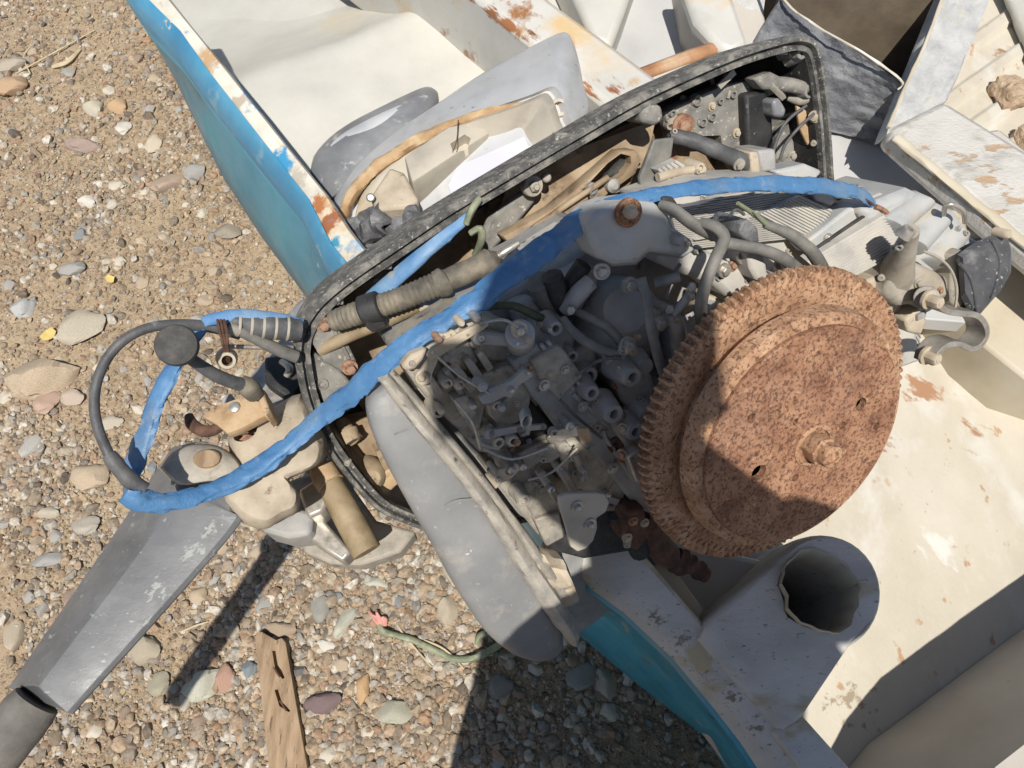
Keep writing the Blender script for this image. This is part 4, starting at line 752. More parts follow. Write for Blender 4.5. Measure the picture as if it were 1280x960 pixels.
# round damper with screw and arm
mb = MB(); ET(mb, [(650,432,-.13,18),(650,424,-.105,19),(650,417,-.088,19)], n=1, seg=24); d_ = part(mb, 'damper', 'block', mot, bevel=.0015)
mb = MB(); p = E(649, 412, -.087); mb.lathe(p, NV, [(S(p, 11), -.002), (S(p, 11), .001), (S(p, 7), .0015), (S(p, 6), .005), (S(p, 4), .006)], 18); p = E(648, 430, -.088); mb.lathe(p, NV, [(S(p, 6), -.004), (S(p, 6), .003), (S(p, 4), .004)], 14); part(mb, 'screw', 'screw', d_)
mb = lever(MB(), [(648,428),(600,424)], -.098, (8,9), .008); part(mb, 'damper_arm', 'block', d_, bevel=.001)
# second throttle bracket
mb = MB(); prE(mb, [(600,498),(612,486),(640,476),(655,462),(664,462),(668,470),(650,482),(640,498),(630,496),(616,504),(604,506)], -.085, .006); part(mb, 'throttle_bracket', 'block', mot, bevel=.001)
mb = MB(); prE(mb, [(612,504),(652,482),(700,540),(706,566),(690,572),(640,560),(618,532)], -.125, .02); part(mb, 'carburettor_bowl', 'dark', mot, bevel=.004)
mb = MB(); prE(mb, [(655,480),(668,474),(712,532),(704,546)], -.108, .01); part(mb, 'gasket_bar', 'block', mot, bevel=.001)
for x, y, k, r in [(604,484,-.083,7),(640,488,-.082,4),(628,510,-.098,6),(660,466,-.083,3.5),(646,478,-.095,4)]:
    mb = MB(); mb.lathe(E(x, y, k), NV, [(S(E(x,y,k), r), -.014), (S(E(x,y,k), r), 0), (S(E(x,y,k), r*.6), .002)], 12); part(mb, 'screw', 'screw' if r < 5 else 'block', mot)
mb = MB()
for i in range(5): mb.lathe(E(655+i*.5, 517+i*2.2, -.10+.0035*i), NV+EA*.3, [(.0052, 0), (.0062, .001), (.0052, .002), (.0042, .001), (.0052, 0)], 14, False)
part(mb, 'return_spring', 'screw', mot)
mb = lever(MB(), [(612,543),(650,536),(680,534)], -.093, (7,5,4), .003); part(mb, 'link_rod', 'block', mot)
# third carburettor, nearest the silencer's foot
mb = MB(); prE(mb, [(612,594),(640,578),(690,548),(738,534),(790,600),(806,656),(780,680),(742,690),(700,690),(672,668),(640,628)], -.121, .07); c3 = part(mb, 'carburettor', 'carb', mot, bevel=.003)
for l, k, h in [([(640,572),(680,552),(700,545),(718,552),(690,572),(660,590),(646,590)], -.115, .02),([(646,612),(690,592),(716,604),(724,640),(700,668),(668,648)], -.115, .02),([(716,572),(744,548),(770,572),(784,606),(776,640),(742,640),(728,610)], -.112, .02),([(668,650),(700,640),(706,672),(684,684)], -.11, .02),
    ([(692,584),(704,580),(724,612),(716,620)], -.10, .01),([(672,594),(682,588),(704,626),(696,632)], -.102, .01),([(700,568),(716,560),(722,574),(708,582)], -.098, .02)]:
    mb = MB(); prE(mb, l, k, h); part(mb, 'carburettor_body', 'carb', c3, bevel=.002)
mb = MB(); prE(mb, [(608,596),(616,588),(634,586),(648,580),(652,586),(640,598),(628,604),(620,612)], -.094, .005); part(mb, 'link_plate', 'alub', c3, bevel=.001)
mb = MB(); prE(mb, [(684,548),(692,540),(704,536),(722,532),(732,536),(740,540),(742,552),(734,554),(728,546),(714,546),(700,554)], -.08, .004); part(mb, 'throttle_lever', 'steel', c3, bevel=.001)
mb = MB(); prE(mb, [(672,562),(706,552),(716,560),(690,578),(678,580)], -.095, .004); part(mb, 'cover_plate', 'alu', c3, bevel=.001)
mb = MB(); prE(mb, [(722,536),(737,536),(741,550),(728,556)], -.078, .005); part(mb, 'rust_tab', 'clay', c3, bevel=.001)
for x, y, k, r in [(713,533,-.075,6.5),(625,552,-.1,5),(640,554,-.098,5.5),(654,543,-.1,4),(652,628,-.1,6),(732,598,-.094,6),(731,590,-.09,4),(620,590,-.09,3.5),(640,588,-.09,5),(655,584,-.092,5),(700,586,-.092,4),(690,612,-.096,5),(760,620,-.1,5)]:
    mb = MB(); mb.lathe(E(x, y, k), NV, [(S(E(x,y,k), r), -.016), (S(E(x,y,k), r), 0), (S(E(x,y,k), r*.62), .0015), (S(E(x,y,k), r*.3), .0005)], 14); part(mb, 'screw', random.choice(['screw', 'alu']), c3)
for x, y, k, r, h in [(624,554,-.095,8,.03),(642,552,-.09,8,.035),(638,588,-.094,8,.02),(656,626,-.098,9,.02),(705,560,-.088,8,.02),(718,572,-.095,6,.02)]:
    mb = MB(); mb.boss(E(x, y, k), NV, S(E(x, y, k), r), h, .5); part(mb, 'boss', 'carb', c3)
mb = MB(); ET(mb, [(704,560,-.09,6),(706,574,-.1,6),(704,590,-.11,6)]); part(mb, 'spindle', 'alu', c3)
mb = MB(); ET(mb, [(718,566,-.095,5),(724,580,-.1,5),(728,596,-.105,5)]); part(mb, 'spindle', 'alu', c3)
mb = MB(); ET(mb, [(612,548,-.104,3),(600,548,-.102,3),(606,556,-.1,3),(624,560,-.098,3)]); part(mb, 'spring_clip', 'block', c3)
# white-grey cam plate with two screws
cam_px = [(699,622),(706,618),(745,616),(757,618),(762,628),(758,640),(746,648),(747,660),(742,676),(733,686),(722,690),(714,684),(708,660),(700,634)]
mb = MB(); prE(mb, cam_px, -.07, .005); cp = part(mb, 'cam_plate', 'shellin', mot, bevel=.0012)
for x, y in [(721,633),(737,655)]:
    mb = MB(); p = E(x, y, -.069); mb.lathe(p, NV, [(S(p, 8), -.001), (S(p, 8), .001), (S(p, 5), .0012), (S(p, 4.6), .005), (S(p, 2.5), .006)], 14); part(mb, 'screw', 'screw', cp)
mb = MB(); prE(mb, [(690,640),(770,610),(800,640),(790,690),(730,700),(690,690)], -.115, .05); part(mb, 'cam_housing', 'dark', mot, bevel=.004)
mb = MB(); prE(mb, [(786,640),(806,634),(812,670),(796,690),(778,676)], -.09, .03); part(mb, 'stay', 'rustdark', mot, bevel=.003)
# rusty linkage under the flywheel
for l, r, nm in [([(800,650,-.12),(830,690,-.12),(852,706,-.12)], (16,15,13), 'pulley_shaft'),([(846,694,-.118),(866,708,-.112),(880,717,-.108)], (12,12,10), 'shaft_end')]:
    mb = MB(); ET(mb, [(x, y, k, q) for (x, y, k), q in zip(l, r)], seg=18, ridges=.012, ramp=.14); part(mb, nm, 'rustdark', mot)
mb = MB(); mb.lathe(E(880, 718, -.106), EA*.8-EB*.5+NV*.3, [(.008, -.004), (.008, .003), (.005, .004), (.005, .001)], 16); part(mb, 'shaft_cap', 'rustdark', mot)
mb = MB(); ET(mb, [(770,640,-.11,12),(790,665,-.115,15),(800,690,-.12,13)]); part(mb, 'link_boss', 'dark', mot)
# cast housings that tie the block together
for l, k, h, m_ in [([(668,404),(700,392),(722,420),(716,448),(688,452),(664,432)], -.122, .05, 'block'),([(716,440),(744,430),(752,462),(738,486),(716,478)], -.128, .05, 'block'),([(776,452),(808,446),(822,486),(806,520),(780,506),(770,480)], -.108, .06, 'block'),([(800,500),(838,480),(850,540),(832,590),(808,560)], -.11, .06, 'block'),
    ([(700,352),(742,330),(752,352),(726,392),(704,392)], -.135, .05, 'block'),([(838,404),(868,384),(880,420),(868,462),(846,470)], -.118, .06, 'block'),([(640,384),(668,372),(690,396),(672,420),(648,410)], -.14, .04, 'block'),([(756,520),(780,512),(812,560),(798,584)], -.098, .03, 'carb'),([(690,560),(744,540),(780,590),(760,620),(712,612)], -.108, .05, 'carb')]:
    mb = MB(); prE(mb, l, k, h); part(mb, 'cast_housing', m_, mot, bevel=.005)
# grease fittings and thin hoses over the cylinder dome
for nm, l, m_ in [('water_hose', [(718,388,-.115,5),(738,398,-.1,6),(760,410,-.095,6.5),(778,430,-.09,6.5)], 'hose'),('water_hose', [(704,398,-.11,5),(714,412,-.1,6),(734,428,-.092,6.5),(760,440,-.088,6.5),(780,442,-.086,7)], 'hose'),
    ('flat_strap', [(800,348,-.08,8),(808,372,-.072,7),(814,410,-.068,7),(824,450,-.066,7),(836,484,-.066,7),(840,510,-.07,6)], 'hose'),('water_hose', [(818,354,-.08,7),(834,350,-.075,7),(850,346,-.07,7)], 'hose'),('water_hose', [(812,376,-.082,6),(830,384,-.078,6),(845,392,-.078,5)], 'hose'),
    ('linkage_arm', [(842,392,-.075,6),(856,376,-.07,6),(866,360,-.066,5)], 'block'),('fuel_pipe', [(846,394,-.08,5),(858,388,-.076,5),(868,384,-.076,4)], 'brass'),('elbow', [(832,400,-.085,9),(842,396,-.08,10),(848,412,-.082,10),(848,430,-.095,10)], 'block'),
    ('spark_lead', [(690,345,-.12,14),(700,372,-.125,14),(712,392,-.13,12)], 'dark'),('spark_boot', [(708,386,-.12,11),(722,368,-.11,12),(738,352,-.11,11)], 'block'),('dark_pipe', [(730,330,-.12,12),(716,352,-.125,12),(706,380,-.13,11)], 'dark'),('dark_pipe', [(672,352,-.13,16),(690,380,-.14,18),(700,420,-.15,18)], 'hose')]:
    mb = MB(); ET(mb, l, flat=(NV, .45) if nm == 'flat_strap' else None); part(mb, nm, m_, mot)
mb = MB(); ET(mb, [(604,384,-.125,5),(640,382,-.12,5.5),(668,394,-.12,5.5),(690,404,-.125,5)]); part(mb, 'green_tube', 'greendark', mot)
for x, y, k, r, m_ in [(784,432,-.083,8,'screw'),(790,438,-.08,6,'brass'),(712,387,-.108,6,'screw'),(786,356,-.095,7,'screw'),(752,339,-.1,7,'screw'),(824,404,-.078,7,'screw'),(836,386,-.074,6,'screw'),(864,358,-.064,6,'screw'),(794,422,-.085,6,'brass'),(846,400,-.07,4,'brass')]:
    mb = MB(); mb.hexbolt(E(x, y, k), (NV+EA*random.uniform(-.4, .4)).normalized(), S(E(x, y, k), r), None, r > 6.5); part(mb, 'fitting', m_, mot)
mb = MB(); mb.lathe(E(792, 448, -.11), NV, [(.014, -.03), (.012, .0), (.009, .012), (.007, .02)], 16); part(mb, 'valve', 'block', mot)
# thermostat cover with rusty washer and bolt
dome = [(735,276),(748,264),(768,256),(800,252),(820,254),(834,266),(842,286),(862,300),(866,312),(852,322),(832,318),(812,316),(796,330),(768,332),(748,322),(739,302)]
def grow(l, k): return shrink(l, k)
mb = MB(); prE(mb, dome, -.083, .03); th_ = part(mb, 'thermostat_cover', 'head', mot, bevel=.0045, angle=30)
mb = MB(); prE(mb, grow(dome, 1.045), -.104, .03); part(mb, 'cover_base', 'head', th_, bevel=.002)
mb = MB(); p = E(786, 266, -.079); mb.lathe(p, NV, [(S(p, 18), -.003), (S(p, 18.5), .0008), (S(p, 16), .002), (S(p, 9), .002)], 28); part(mb, 'washer', 'rust', th_)
mb = MB(); mb.lathe(E(785, 264, -.077), NV, [(S(p, 9), 0), (S(p, 9), .006), (S(p, 6.5), .0085)], 6); part(mb, 'bolt', 'alub', th_, bevel=.0005)
mb = MB(); p = E(844, 298, -.082); mb.lathe(p, NV, [(S(p, 8), -.004), (S(p, 8), .005), (S(p, 5), .008)], 14); part(mb, 'stud', 'block', th_)
# exhaust cover arm running to the flywheel
mb = MB(); prE(mb, [(820,318),(856,308),(890,318),(920,330),(960,346),(1000,352),(1000,372),(960,384),(910,372),(892,356),(850,342),(828,332)], -.108, .05); xa = part(mb, 'exhaust_cover', 'ribbed', mot, bevel=.006)
mb = MB(); prE(mb, [(934,312),(944,306),(956,314),(960,340),(968,350),(946,352),(938,336)], -.088, .03); part(mb, 'cover_rib', 'ribbed', xa, bevel=.003)
mb = MB(); prE(mb, [(862,312),(874,310),(880,316),(868,319)], -.107, .004); part(mb, 'slot', 'dark', xa)
for x, y, r in [(930,320,7),(905,338,6),(975,330,6)]:
    mb = MB(); mb.hexbolt(E(x, y, -.1), NV, S(E(x, y, -.1), r)); part(mb, 'bolt', 'steel', xa)
mb = MB(); prE(mb, [(880,368),(900,372),(910,394),(886,402),(876,388)], -.12, .03); part(mb, 'casting_lug', 'alub', mot, bevel=.004)
mb = MB(); prE(mb, [(884,390),(896,378),(899,390),(906,386),(904,396),(910,398),(896,404)], -.10, .01); part(mb, 'toothed_tab', 'head', mot)
# ribbed cover plates of the cylinder block
def ribf(n_, a, rnd=0): return lambda u, v: a*(.5+.5*math.tanh(4*math.sin(v*n_*2*math.pi)))
cover_base = MB(); prE(cover_base, [(812,250),(880,225),(990,222),(1080,240),(1150,250),(1170,330),(1130,380),(1030,372),(900,330),(840,290)], -.165, .06); part(cover_base, 'cylinder_block', 'ribbed', mot, bevel=.004)
for q, n_, kk in [([(850,312),(836,262),(1036,226),(1066,290)], 22, (-.156,-.156,-.152,-.152)),([(858,262),(905,243),(950,236),(905,258)], 5, (-.155,-.155,-.155,-.155)),([(948,268),(1000,244),(1040,262),(1012,302)], 13, (-.145,-.145,-.14,-.14)),([(868,300),(890,275),(940,262),(930,290)], 6, (-.15,-.15,-.15,-.15)),
    ([(1042,358),(1008,326),(1104,268),(1128,312)], 13, (-.128,-.128,-.112,-.112)),([(1130,388),(1112,372),(1150,372),(1150,450)], 8, (-.15,-.15,-.15,-.16)),([(1000,230),(1010,222),(1060,238),(1040,250)], 4, (-.16,-.16,-.15,-.15)),
    ([(632,330),(668,300),(700,280),(690,310)], 4, (-.2,-.2,-.2,-.2)),([(820,212),(846,200),(872,216),(842,232)], 5, (-.2,-.2,-.2,-.2))]:
    mb = MB(); c = [E(x, y, k) for (x, y), k in zip(q, kk)]; mb.patch(c[0], c[3], c[2], c[1], 6, n_*8, ribf(n_, .0022), .012); part(mb, 'ribbed_cover', 'ribbed', mot, angle=30)
mb = MB(); prE(mb, [(1006,304),(1060,262),(1104,240),(1112,252),(1078,284),(1022,322)], -.13, .03); part(mb, 'cover_flange', 'head', mot, bevel=.003)
mb = MB(); ET(mb, [(1012,316,-.126,2.2),(1050,290,-.124,2.2),(1092,262,-.122,2.2)]); part(mb, 'joint_line', 'dark', mot)
mb = MB(); ET(mb, [(1094,258,-.118,3),(1106,264,-.116,3),(1116,276,-.115,3),(1130,286,-.115,3),(1136,296,-.115,2.5)], wr=.3); part(mb, 'rusty_gasket', 'bolt', mot)
mb = MB(); prE(mb, [(1016,238),(1034,232),(1052,246),(1040,258),(1022,252)], -.14, .02); part(mb, 'casting_lug', 'head', mot, bevel=.003)
mb = MB(); prE(mb, [(968,214),(1008,205),(1030,214),(1020,226),(985,228)], -.2, .03); part(mb, 'casting_lug', 'head', mot, bevel=.004)
# humped cylinder head at the right
mb = MB(); hq = [E(1090,276,-.118), E(1190,356,-.118), E(1218,304,-.13), E(1144,238,-.13)]
mb.patch(hq[0], hq[1], hq[2], hq[3], 60, 10, lambda u, v: .020*abs(math.sin(u*math.pi*3.5+.3))**.45*min(1, (1-v)*6+.35)*min(1, v*8+.3)-.004, .04); part(mb, 'head_hump', 'head', mot, angle=40)
mb = MB(); prE(mb, [(1076,262),(1140,236),(1200,266),(1224,310),(1210,366),(1150,400),(1124,350)], -.118, .09); part(mb, 'cylinder_head', 'head', mot, bevel=.008)
mb = MB(); ET(mb, [(1116,350,-.12,26),(1126,324,-.095,17),(1135,300,-.075,12),(1138,289,-.066,11)], n=4); ps = part(mb, 'lifting_post', 'alu', mot)
mb = MB(); mb.boss(E(1138, 286, -.0635), (NV*.6+UP*.6).normalized(), S(E(1138,286,-.065), 9), .008, .5); part(mb, 'post_tip', 'steel', ps)
mb = MB(); prE(mb, [(1112,352),(1122,318),(1132,330),(1150,330),(1186,346),(1190,372),(1160,380),(1126,384),(1108,372)], -.10, .04); part(mb, 'post_foot', 'alu', ps, bevel=.006)
mb = MB(); PTs = [(1192,322),(1206,312),(1218,330),(1220,372),(1206,392),(1190,380)]; prE(mb, PTs, -.095, .05); part(mb, 'end_plate', 'alu', mot, bevel=.004)
mb = MB(); ET(mb, [(1154,314,-.09,3),(1176,324,-.088,3),(1190,340,-.086,3),(1196,362,-.086,3),(1194,384,-.088,3)], rs=.6, wr=.2); part(mb, 'rusty_gasket', 'alu', mot)
# black cap on the end
cap_px = [(1196,318),(1220,302),(1248,290),(1258,291),(1264,312),(1264,340),(1252,362),(1226,392),(1212,396),(1200,372)]
rows = [(grow(cap_px, 1.0), -.15), (grow(cap_px, 1.0), -.10), (grow(cap_px, .97), -.088), (grow(cap_px, .80), -.082), (grow(cap_px, .3), -.081)]; rings = [[E(x, y, k) for x, y in l] for l, k in rows]
mb = MB(); mb.ring_loft(rings); bc = part(mb, 'end_cap', 'capgrey', mot, angle=30)
for l in ([(1200,330),(1214,350),(1222,392)], [(1240,300),(1250,330),(1240,372)]):
    mb = MB(); ET(mb, [(x, y, -.0815, 2.4) for x, y in l]); part(mb, 'cap_rib', 'capgrey', bc)
mb = MB(); p = E(1255, 292, -.08); mb.lathe(p, NV, [(S(p, 6), -.01), (S(p, 6), .004), (S(p, 4), .006)], 12); part(mb, 'cap_screw', 'alub', bc)
mb = MB(); ET(mb, [(1180,268,-.11,3),(1182,258,-.1,3.2),(1192,256,-.095,3),(1204,264,-.095,3),(1206,278,-.1,3)]); mb2 = part(mb, 'wire_bail', 'steel', mot)
mb = MB(); prE(mb, [(1178,276),(1196,262),(1208,272),(1212,292),(1198,298)], -.12, .03); part(mb, 'bail_block', 'alub', mot, bevel=.004)
# curved steel hook strap
st_ = [(1158,372),(1170,384),(1190,388),(1208,390),(1219,400),(1222,414),(1216,426),(1204,432),(1188,426),(1172,428),(1160,440),(1156,452)]
c_ = [Vector(q) for q in crom([tuple(E(x, y, -.085)) for x, y in st_], 5)]
mb = MB(); rings = []
for i, p in enumerate(c_):
    t = (c_[min(i+1, len(c_)-1)]-c_[max(i-1, 0)]).normalized(); s_ = NV.cross(t).normalized(); a, b = .0030, .0115
    rings.append([p+s_*a+NV*b, p-s_*a+NV*b, p-s_*a-NV*b, p+s_*a-NV*b])
mb.ring_loft(rings); hk = part(mb, 'hook_strap', 'strap', mot, angle=35, bevel=.0006)
mb = MB(); ET(mb, [(1158,372,-.075,15),(1158,372,-.10,15)], n=1, seg=20); part(mb, 'strap_eye', 'strap', hk, bevel=.001)
for x, y, k in [(1160,374,-.072),(1158,444,-.085)]:
    mb = MB(); mb.hexbolt(E(x, y, k), NV, S(E(x, y, k), 8), .012); part(mb, 'bolt', 'alub', hk)
mb = MB(); prE(mb, [(1132,400),(1150,384),(1160,400),(1152,420),(1136,416)], -.1, .03); part(mb, 'strap_lug', 'alub', mot, bevel=.003)
mb = MB(); prE(mb, [(1100,404),(1128,384),(1146,410),(1152,452),(1124,462),(1104,440)], -.145, .04); part(mb, 'lower_block', 'ribbed', mot, bevel=.005)
mb = MB(); prE(mb, [(1066,360),(1110,340),(1136,356),(1128,392),(1096,396)], -.115, .03); part(mb, 'lower_flange', 'alub', mot, bevel=.004)
# inner fittings lying between hoses
mb = MB(); prE(mb, [(928,278),(936,274),(948,286),(950,304),(938,304),(924,292)], -.10, .04); part(mb, 'connector', 'bag', mot, bevel=.002)
mb = MB(); prE(mb, [(828,246),(842,246),(850,258),(840,266),(828,258)], -.09, .03); part(mb, 'connector', 'blackp', mot, bevel=.002)
# ---------------- hoses on top
for l in ([(826,256,-.085,6),(842,262,-.075,7.5),(866,280,-.07,8),(892,294,-.075,8)], [(876,278,-.07,6.5),(895,284,-.058,7.5),(905,298,-.054,8),(895,322,-.055,8),(882,355,-.055,8),(876,386,-.06,8),(880,414,-.075,8)], [(905,303,-.085,7.5),(930,308,-.078,7.5),(955,313,-.075,7.5),(980,324,-.075,8),(1000,340,-.08,8.5)], [(956,280,-.095,5.5),(985,292,-.088,7),(1008,308,-.085,8),(1020,322,-.088,8.5),(1030,340,-.1,8.5)]):
    mb = MB(); ET(mb, l, n=7, seg=14); part(mb, 'rubber_hose', 'hose', mot)
for l in ([(922,254,-.088,2.6),(934,262,-.09,3),(948,272,-.093,3.4),(958,280,-.094,4)], [(941,264,-.088,1.6),(948,272,-.09,2),(956,279,-.093,3)]):
    mb = MB(); ET(mb, l); part(mb, 'split_wire', 'green', mot)

# ---------------- steering arm, tiller and clamps at the left
P0 = P; P = lambda x, y, z: P0(x, y, z+.11)
mb = MB(); rings = []
secs = [((214,560),(248,551),(292,588),.505,.55,.545),((186,600),(224,590),(291,640),.50,.555,.55),((158,643),(194,655),(287,667),.50,.553,.548),((9,860),(46,856),(86,893),.492,.542,.536)]
for L_, Rg, Rt, z0, z1, z2 in secs:
    a, b, c = P(*L_, z0), P(*Rg, z1), P(*Rt, z2); dn = Vector((0, 0, -1))
    rings.append([a+dn*.05, a+dn*.008, a+(b-a)*.06+Vector((0,0,.001)), b+(a-b)*.08, b+(c-b)*.06, b.lerp(c, .55)+Vector((0, 0, .0015)), b.lerp(c, .94), c+dn*.004, c+dn*.009+(b-c)*.03, c+dn*.04+(b-c)*.6, a.lerp(c, .45)+dn*.05])
n_ = len(rings[0]); fine = [crom([tuple(r[j]) for r in rings], 6) for j in range(n_)]
mb.ring_loft([[Vector(fine[j][i]) for j in range(n_)] for i in range(len(fine[0]))]); til = part(mb, 'tiller_arm', 'tiller', mot, angle=28, bevel=.0012)
for x, y, r in [(240,685,.035),(264,655,.022),(200,735,.035),(180,775,.03),(140,830,.025)]: stain('tiller', til, P(x, y, .55), r, (.27,.295,.27), 150, .60, .66, (1.6, 1, 1), .9)
mb = MB(); PT(mb, [(46,876,.515,30),(30,896,.515,33),(-20,962,.512,33),(-95,1062,.508,33),(-160,1148,.505,33),(-240,1255,.502,33),(-310,1350,.50,33),(-318,1360,.50,26)], seg=20, ridges=.012, ramp=.015); part(mb, 'tiller_grip', 'dustygrip', til, angle=50)
bo = [(200,585),(215,566),(240,556),(272,558),(296,574),(304,592),(296,604),(262,602),(225,606)]
rows = [(grow(bo, 1.03), .50), (grow(bo, 1.0), .56), (grow(bo, .93), .57), (grow(bo, .6), .574)]
mb = loft_px(rows); part(mb, 'tiller_boss', 'alu', til, angle=50)
mb = MB(); p = P(258, 573, .577); mb.ring_loft([[p+Vector((math.cos(a)*S(p, 17)*k, math.sin(a)*S(p, 12)*k, h)) for a in np.linspace(0, 6.28, 20, endpoint=False)] for k, h in ((1.0, -.012), (1.0, 0), (.85, .0015))]); part(mb, 'wooden_plug', 'wood', til)
# steering bracket casting
sb = [(284,548),(300,532),(340,510),(376,492),(392,520),(408,548),(404,575),(382,590),(362,600),(374,618),(372,640),(352,650),(330,662),(304,654),(288,640),(276,622),(290,596)]
mb = loft_px([(grow(sb, 1.0), .46), (grow(sb, 1.0), .515), (grow(sb, .99), .532), (grow(sb, .965), .545), (grow(sb, .92), .554), (grow(sb, .84), .560), (grow(sb, .6), .564)]); sbo = part(mb, 'steering_bracket', 'alub', mot, angle=50)
mc = MB(); mc.cyl(P(322, 556, .52), Vector((0, 0, 1)), S(P(322,556,.56), 17), .08, 24); cut(sbo, mc)
mb = MB(); mb.hexbolt(P(319, 556, .533), Vector((-.1, -.2, 1)).normalized(), .0085, .016); part(mb, 'pivot_bolt', 'bolt', sbo)
mb = MB(); prP(mb, [(252,520),(268,508),(320,489),(330,486),(335,500),(338,516),(300,536),(284,542),(270,530)], .585, .012); pt = part(mb, 'rusty_plate', 'clay', mot, bevel=.0015)
mc = MB()
for x, y, r in [(315,504,5.5),(293,509,4)]: mc.cyl(P(x, y, .56), Vector((0, 0, 1)), S(P(x, y, .585), r), .05, 14)
cut(pt, mc)
mb = MB(); mb.lathe(P(293, 509, .586), Vector((0, 0, 1)), [(.005, -.004), (.005, .001), (.003, .002)], 10); part(mb, 'rivet', 'screw', pt)
mb = MB(); prP(mb, [(318,486),(327,483),(337,512),(330,520)], .60, .03); part(mb, 'plate_lip', 'clay', pt, bevel=.002)
mb = MB(); mb.tube([P(236,520,.57), P(240,530,.572), P(252,538,.574), P(266,538,.575), P(282,528,.578)], [.004, .0055, .0055, .005, .005], 10); part(mb, 'rusty_pin', 'rustdark', pt)
P = lambda x, y, z: P0(x, y, z+.06)
# steel clamp below the cable bundle
mb = MB(); prP(mb, [(305,478),(352,420),(378,432),(398,470),(395,512),(352,535),(330,540)], .50, .02); part(mb, 'clamp_plate', 'steel', mot, bevel=.003)
mb = MB(); prP(mb, [(330,446),(372,440),(388,468),(362,500),(330,478)], .53, .02); part(mb, 'clamp_jaw', 'blackp', mot, bevel=.003)
mb = MB(); prP(mb, [(276,498),(288,490),(296,512),(290,528),(278,522)], .53, .03); part(mb, 'clamp_tab', 'block', mot, bevel=.002)
mb = MB(); PT(mb, [(352,452,.54,4),(362,460,.545,5),(358,470,.54,4)]); part(mb, 'clamp_ring', 'steel', mot)
# swivel bracket parts under the cowl end
mb = MB(); prP(mb, [(360,600),(420,580),(470,650),(520,664),(500,690),(452,706),(412,704),(380,690),(368,660)], .42, .03); part(mb, 'swivel_plate', 'alu', mot, bevel=.004)
mb = MB(); prP(mb, [(306,646),(350,628),(392,640),(388,668),(360,672),(330,664)], .49, .05); part(mb, 'swivel_block', 'block', mot, bevel=.005)
mb = MB(); prP(mb, [(372,612),(404,592),(414,612),(404,640),(384,648)], .50, .04); part(mb, 'swivel_block', 'steel', mot, bevel=.004)
mb = MB(); prP(mb, [(396,640),(440,690),(428,702),(388,676)], .47, .03); part(mb, 'swivel_rib', 'steel', mot, bevel=.003)
mb = MB(); PT(mb, [(404,590,.50,15),(420,618,.50,17),(440,655,.495,18.5),(459,690,.49,18.5)], n=3, seg=20); tb = part(mb, 'brass_tube', 'brass', mot, angle=50)
mb = MB(); PT(mb, [(402,584,.502,16),(409,599,.502,17.5),(414,606,.502,17.5)], n=2, seg=20); part(mb, 'tube_collar', 'clay', tb)
mb = MB(); prP(mb, [(352,398),(372,376),(392,364),(402,372),(382,404)], .56, .05); part(mb, 'cowl_flap', 'shelldark', mot, bevel=.004)
P = P0

# small fasteners seated on whatever casting lies under them
bpy.context.view_layer.update(); DG = bpy.context.evaluated_depsgraph_get(); rq = random.Random(21)
def seat(px, py):
    r = ray(px, py).normalized(); ok, p, n, _, o, _ = SC.ray_cast(DG, CAM+r*.2, r); return (p, n, o) if ok else None
spots = [(rq.uniform(506, 815), rq.uniform(392, 684)) for _ in range(95)]+[(rq.uniform(840, 1215), rq.uniform(232, 400)) for _ in range(40)]+[(rq.uniform(835, 1030), rq.uniform(80, 220)) for _ in range(16)]+[(rq.uniform(410, 540), rq.uniform(530, 650)) for _ in range(8)]
for x, y in spots:
    h = seat(x, y)
    if not h or h[2].name.split('.')[0] in ('ring_gear', 'rim_band', 'flywheel', 'air_silencer', 'seam_strip', 'end_cap', 'ground', 'gravel', 'stone', 'rubber_hose', 'ribbed_cover', 'hook_strap', 'cam_plate', 'green_tube', 'brass_tube', 'tube_collar', 'pulley_shaft', 'shaft_end', 'washer', 'steering_bracket', 'sleeve', 'bolt', 'screw', 'flat_strap', 'water_hose') or h[2].parent is None or h[2].parent.name in ('boat', 'engine_cover'): continue
    p, n, o = h; n = (n*.75+NV*.5).normalized(); r = S(p, rq.uniform(2.6, 5.2)); mb = MB(); t = rq.random(); top = mot
    if t < .35: mb.hexbolt(p, n, r, r*.9); nm, mt = 'bolt', rq.choice(['screw', 'alu', 'bolt', 'alub'])
    elif t < .65: mb.lathe(p-n*r, n, [(r, 0), (r, r*1.5), (r*.85, r*1.75), (r*.3, r*1.75), (r*.2, r*1.45)], 12); nm, mt = 'screw', rq.choice(['screw', 'alu', 'carb'])
    elif t < .85: mb.boss(p+n*r*1.1, n, r*1.15, r*2, .5, 14); nm, mt = 'hollow_boss', rq.choice(['block', 'carb', 'alu'])
    else:
        d = (EA*rq.uniform(-1, 1)+EB*rq.uniform(-1, 1)).normalized(); mb.box(p+n*r*.4, d, n.cross(d).normalized(), n, r*rq.uniform(3, 6), r*rq.uniform(1.2, 2.2), r*1.3); nm, mt = 'cast_lug', rq.choice(['block', 'carb', 'alu'])
    part(mb, nm, mt, mot, bevel=.0005 if nm == 'cast_lug' else 0)
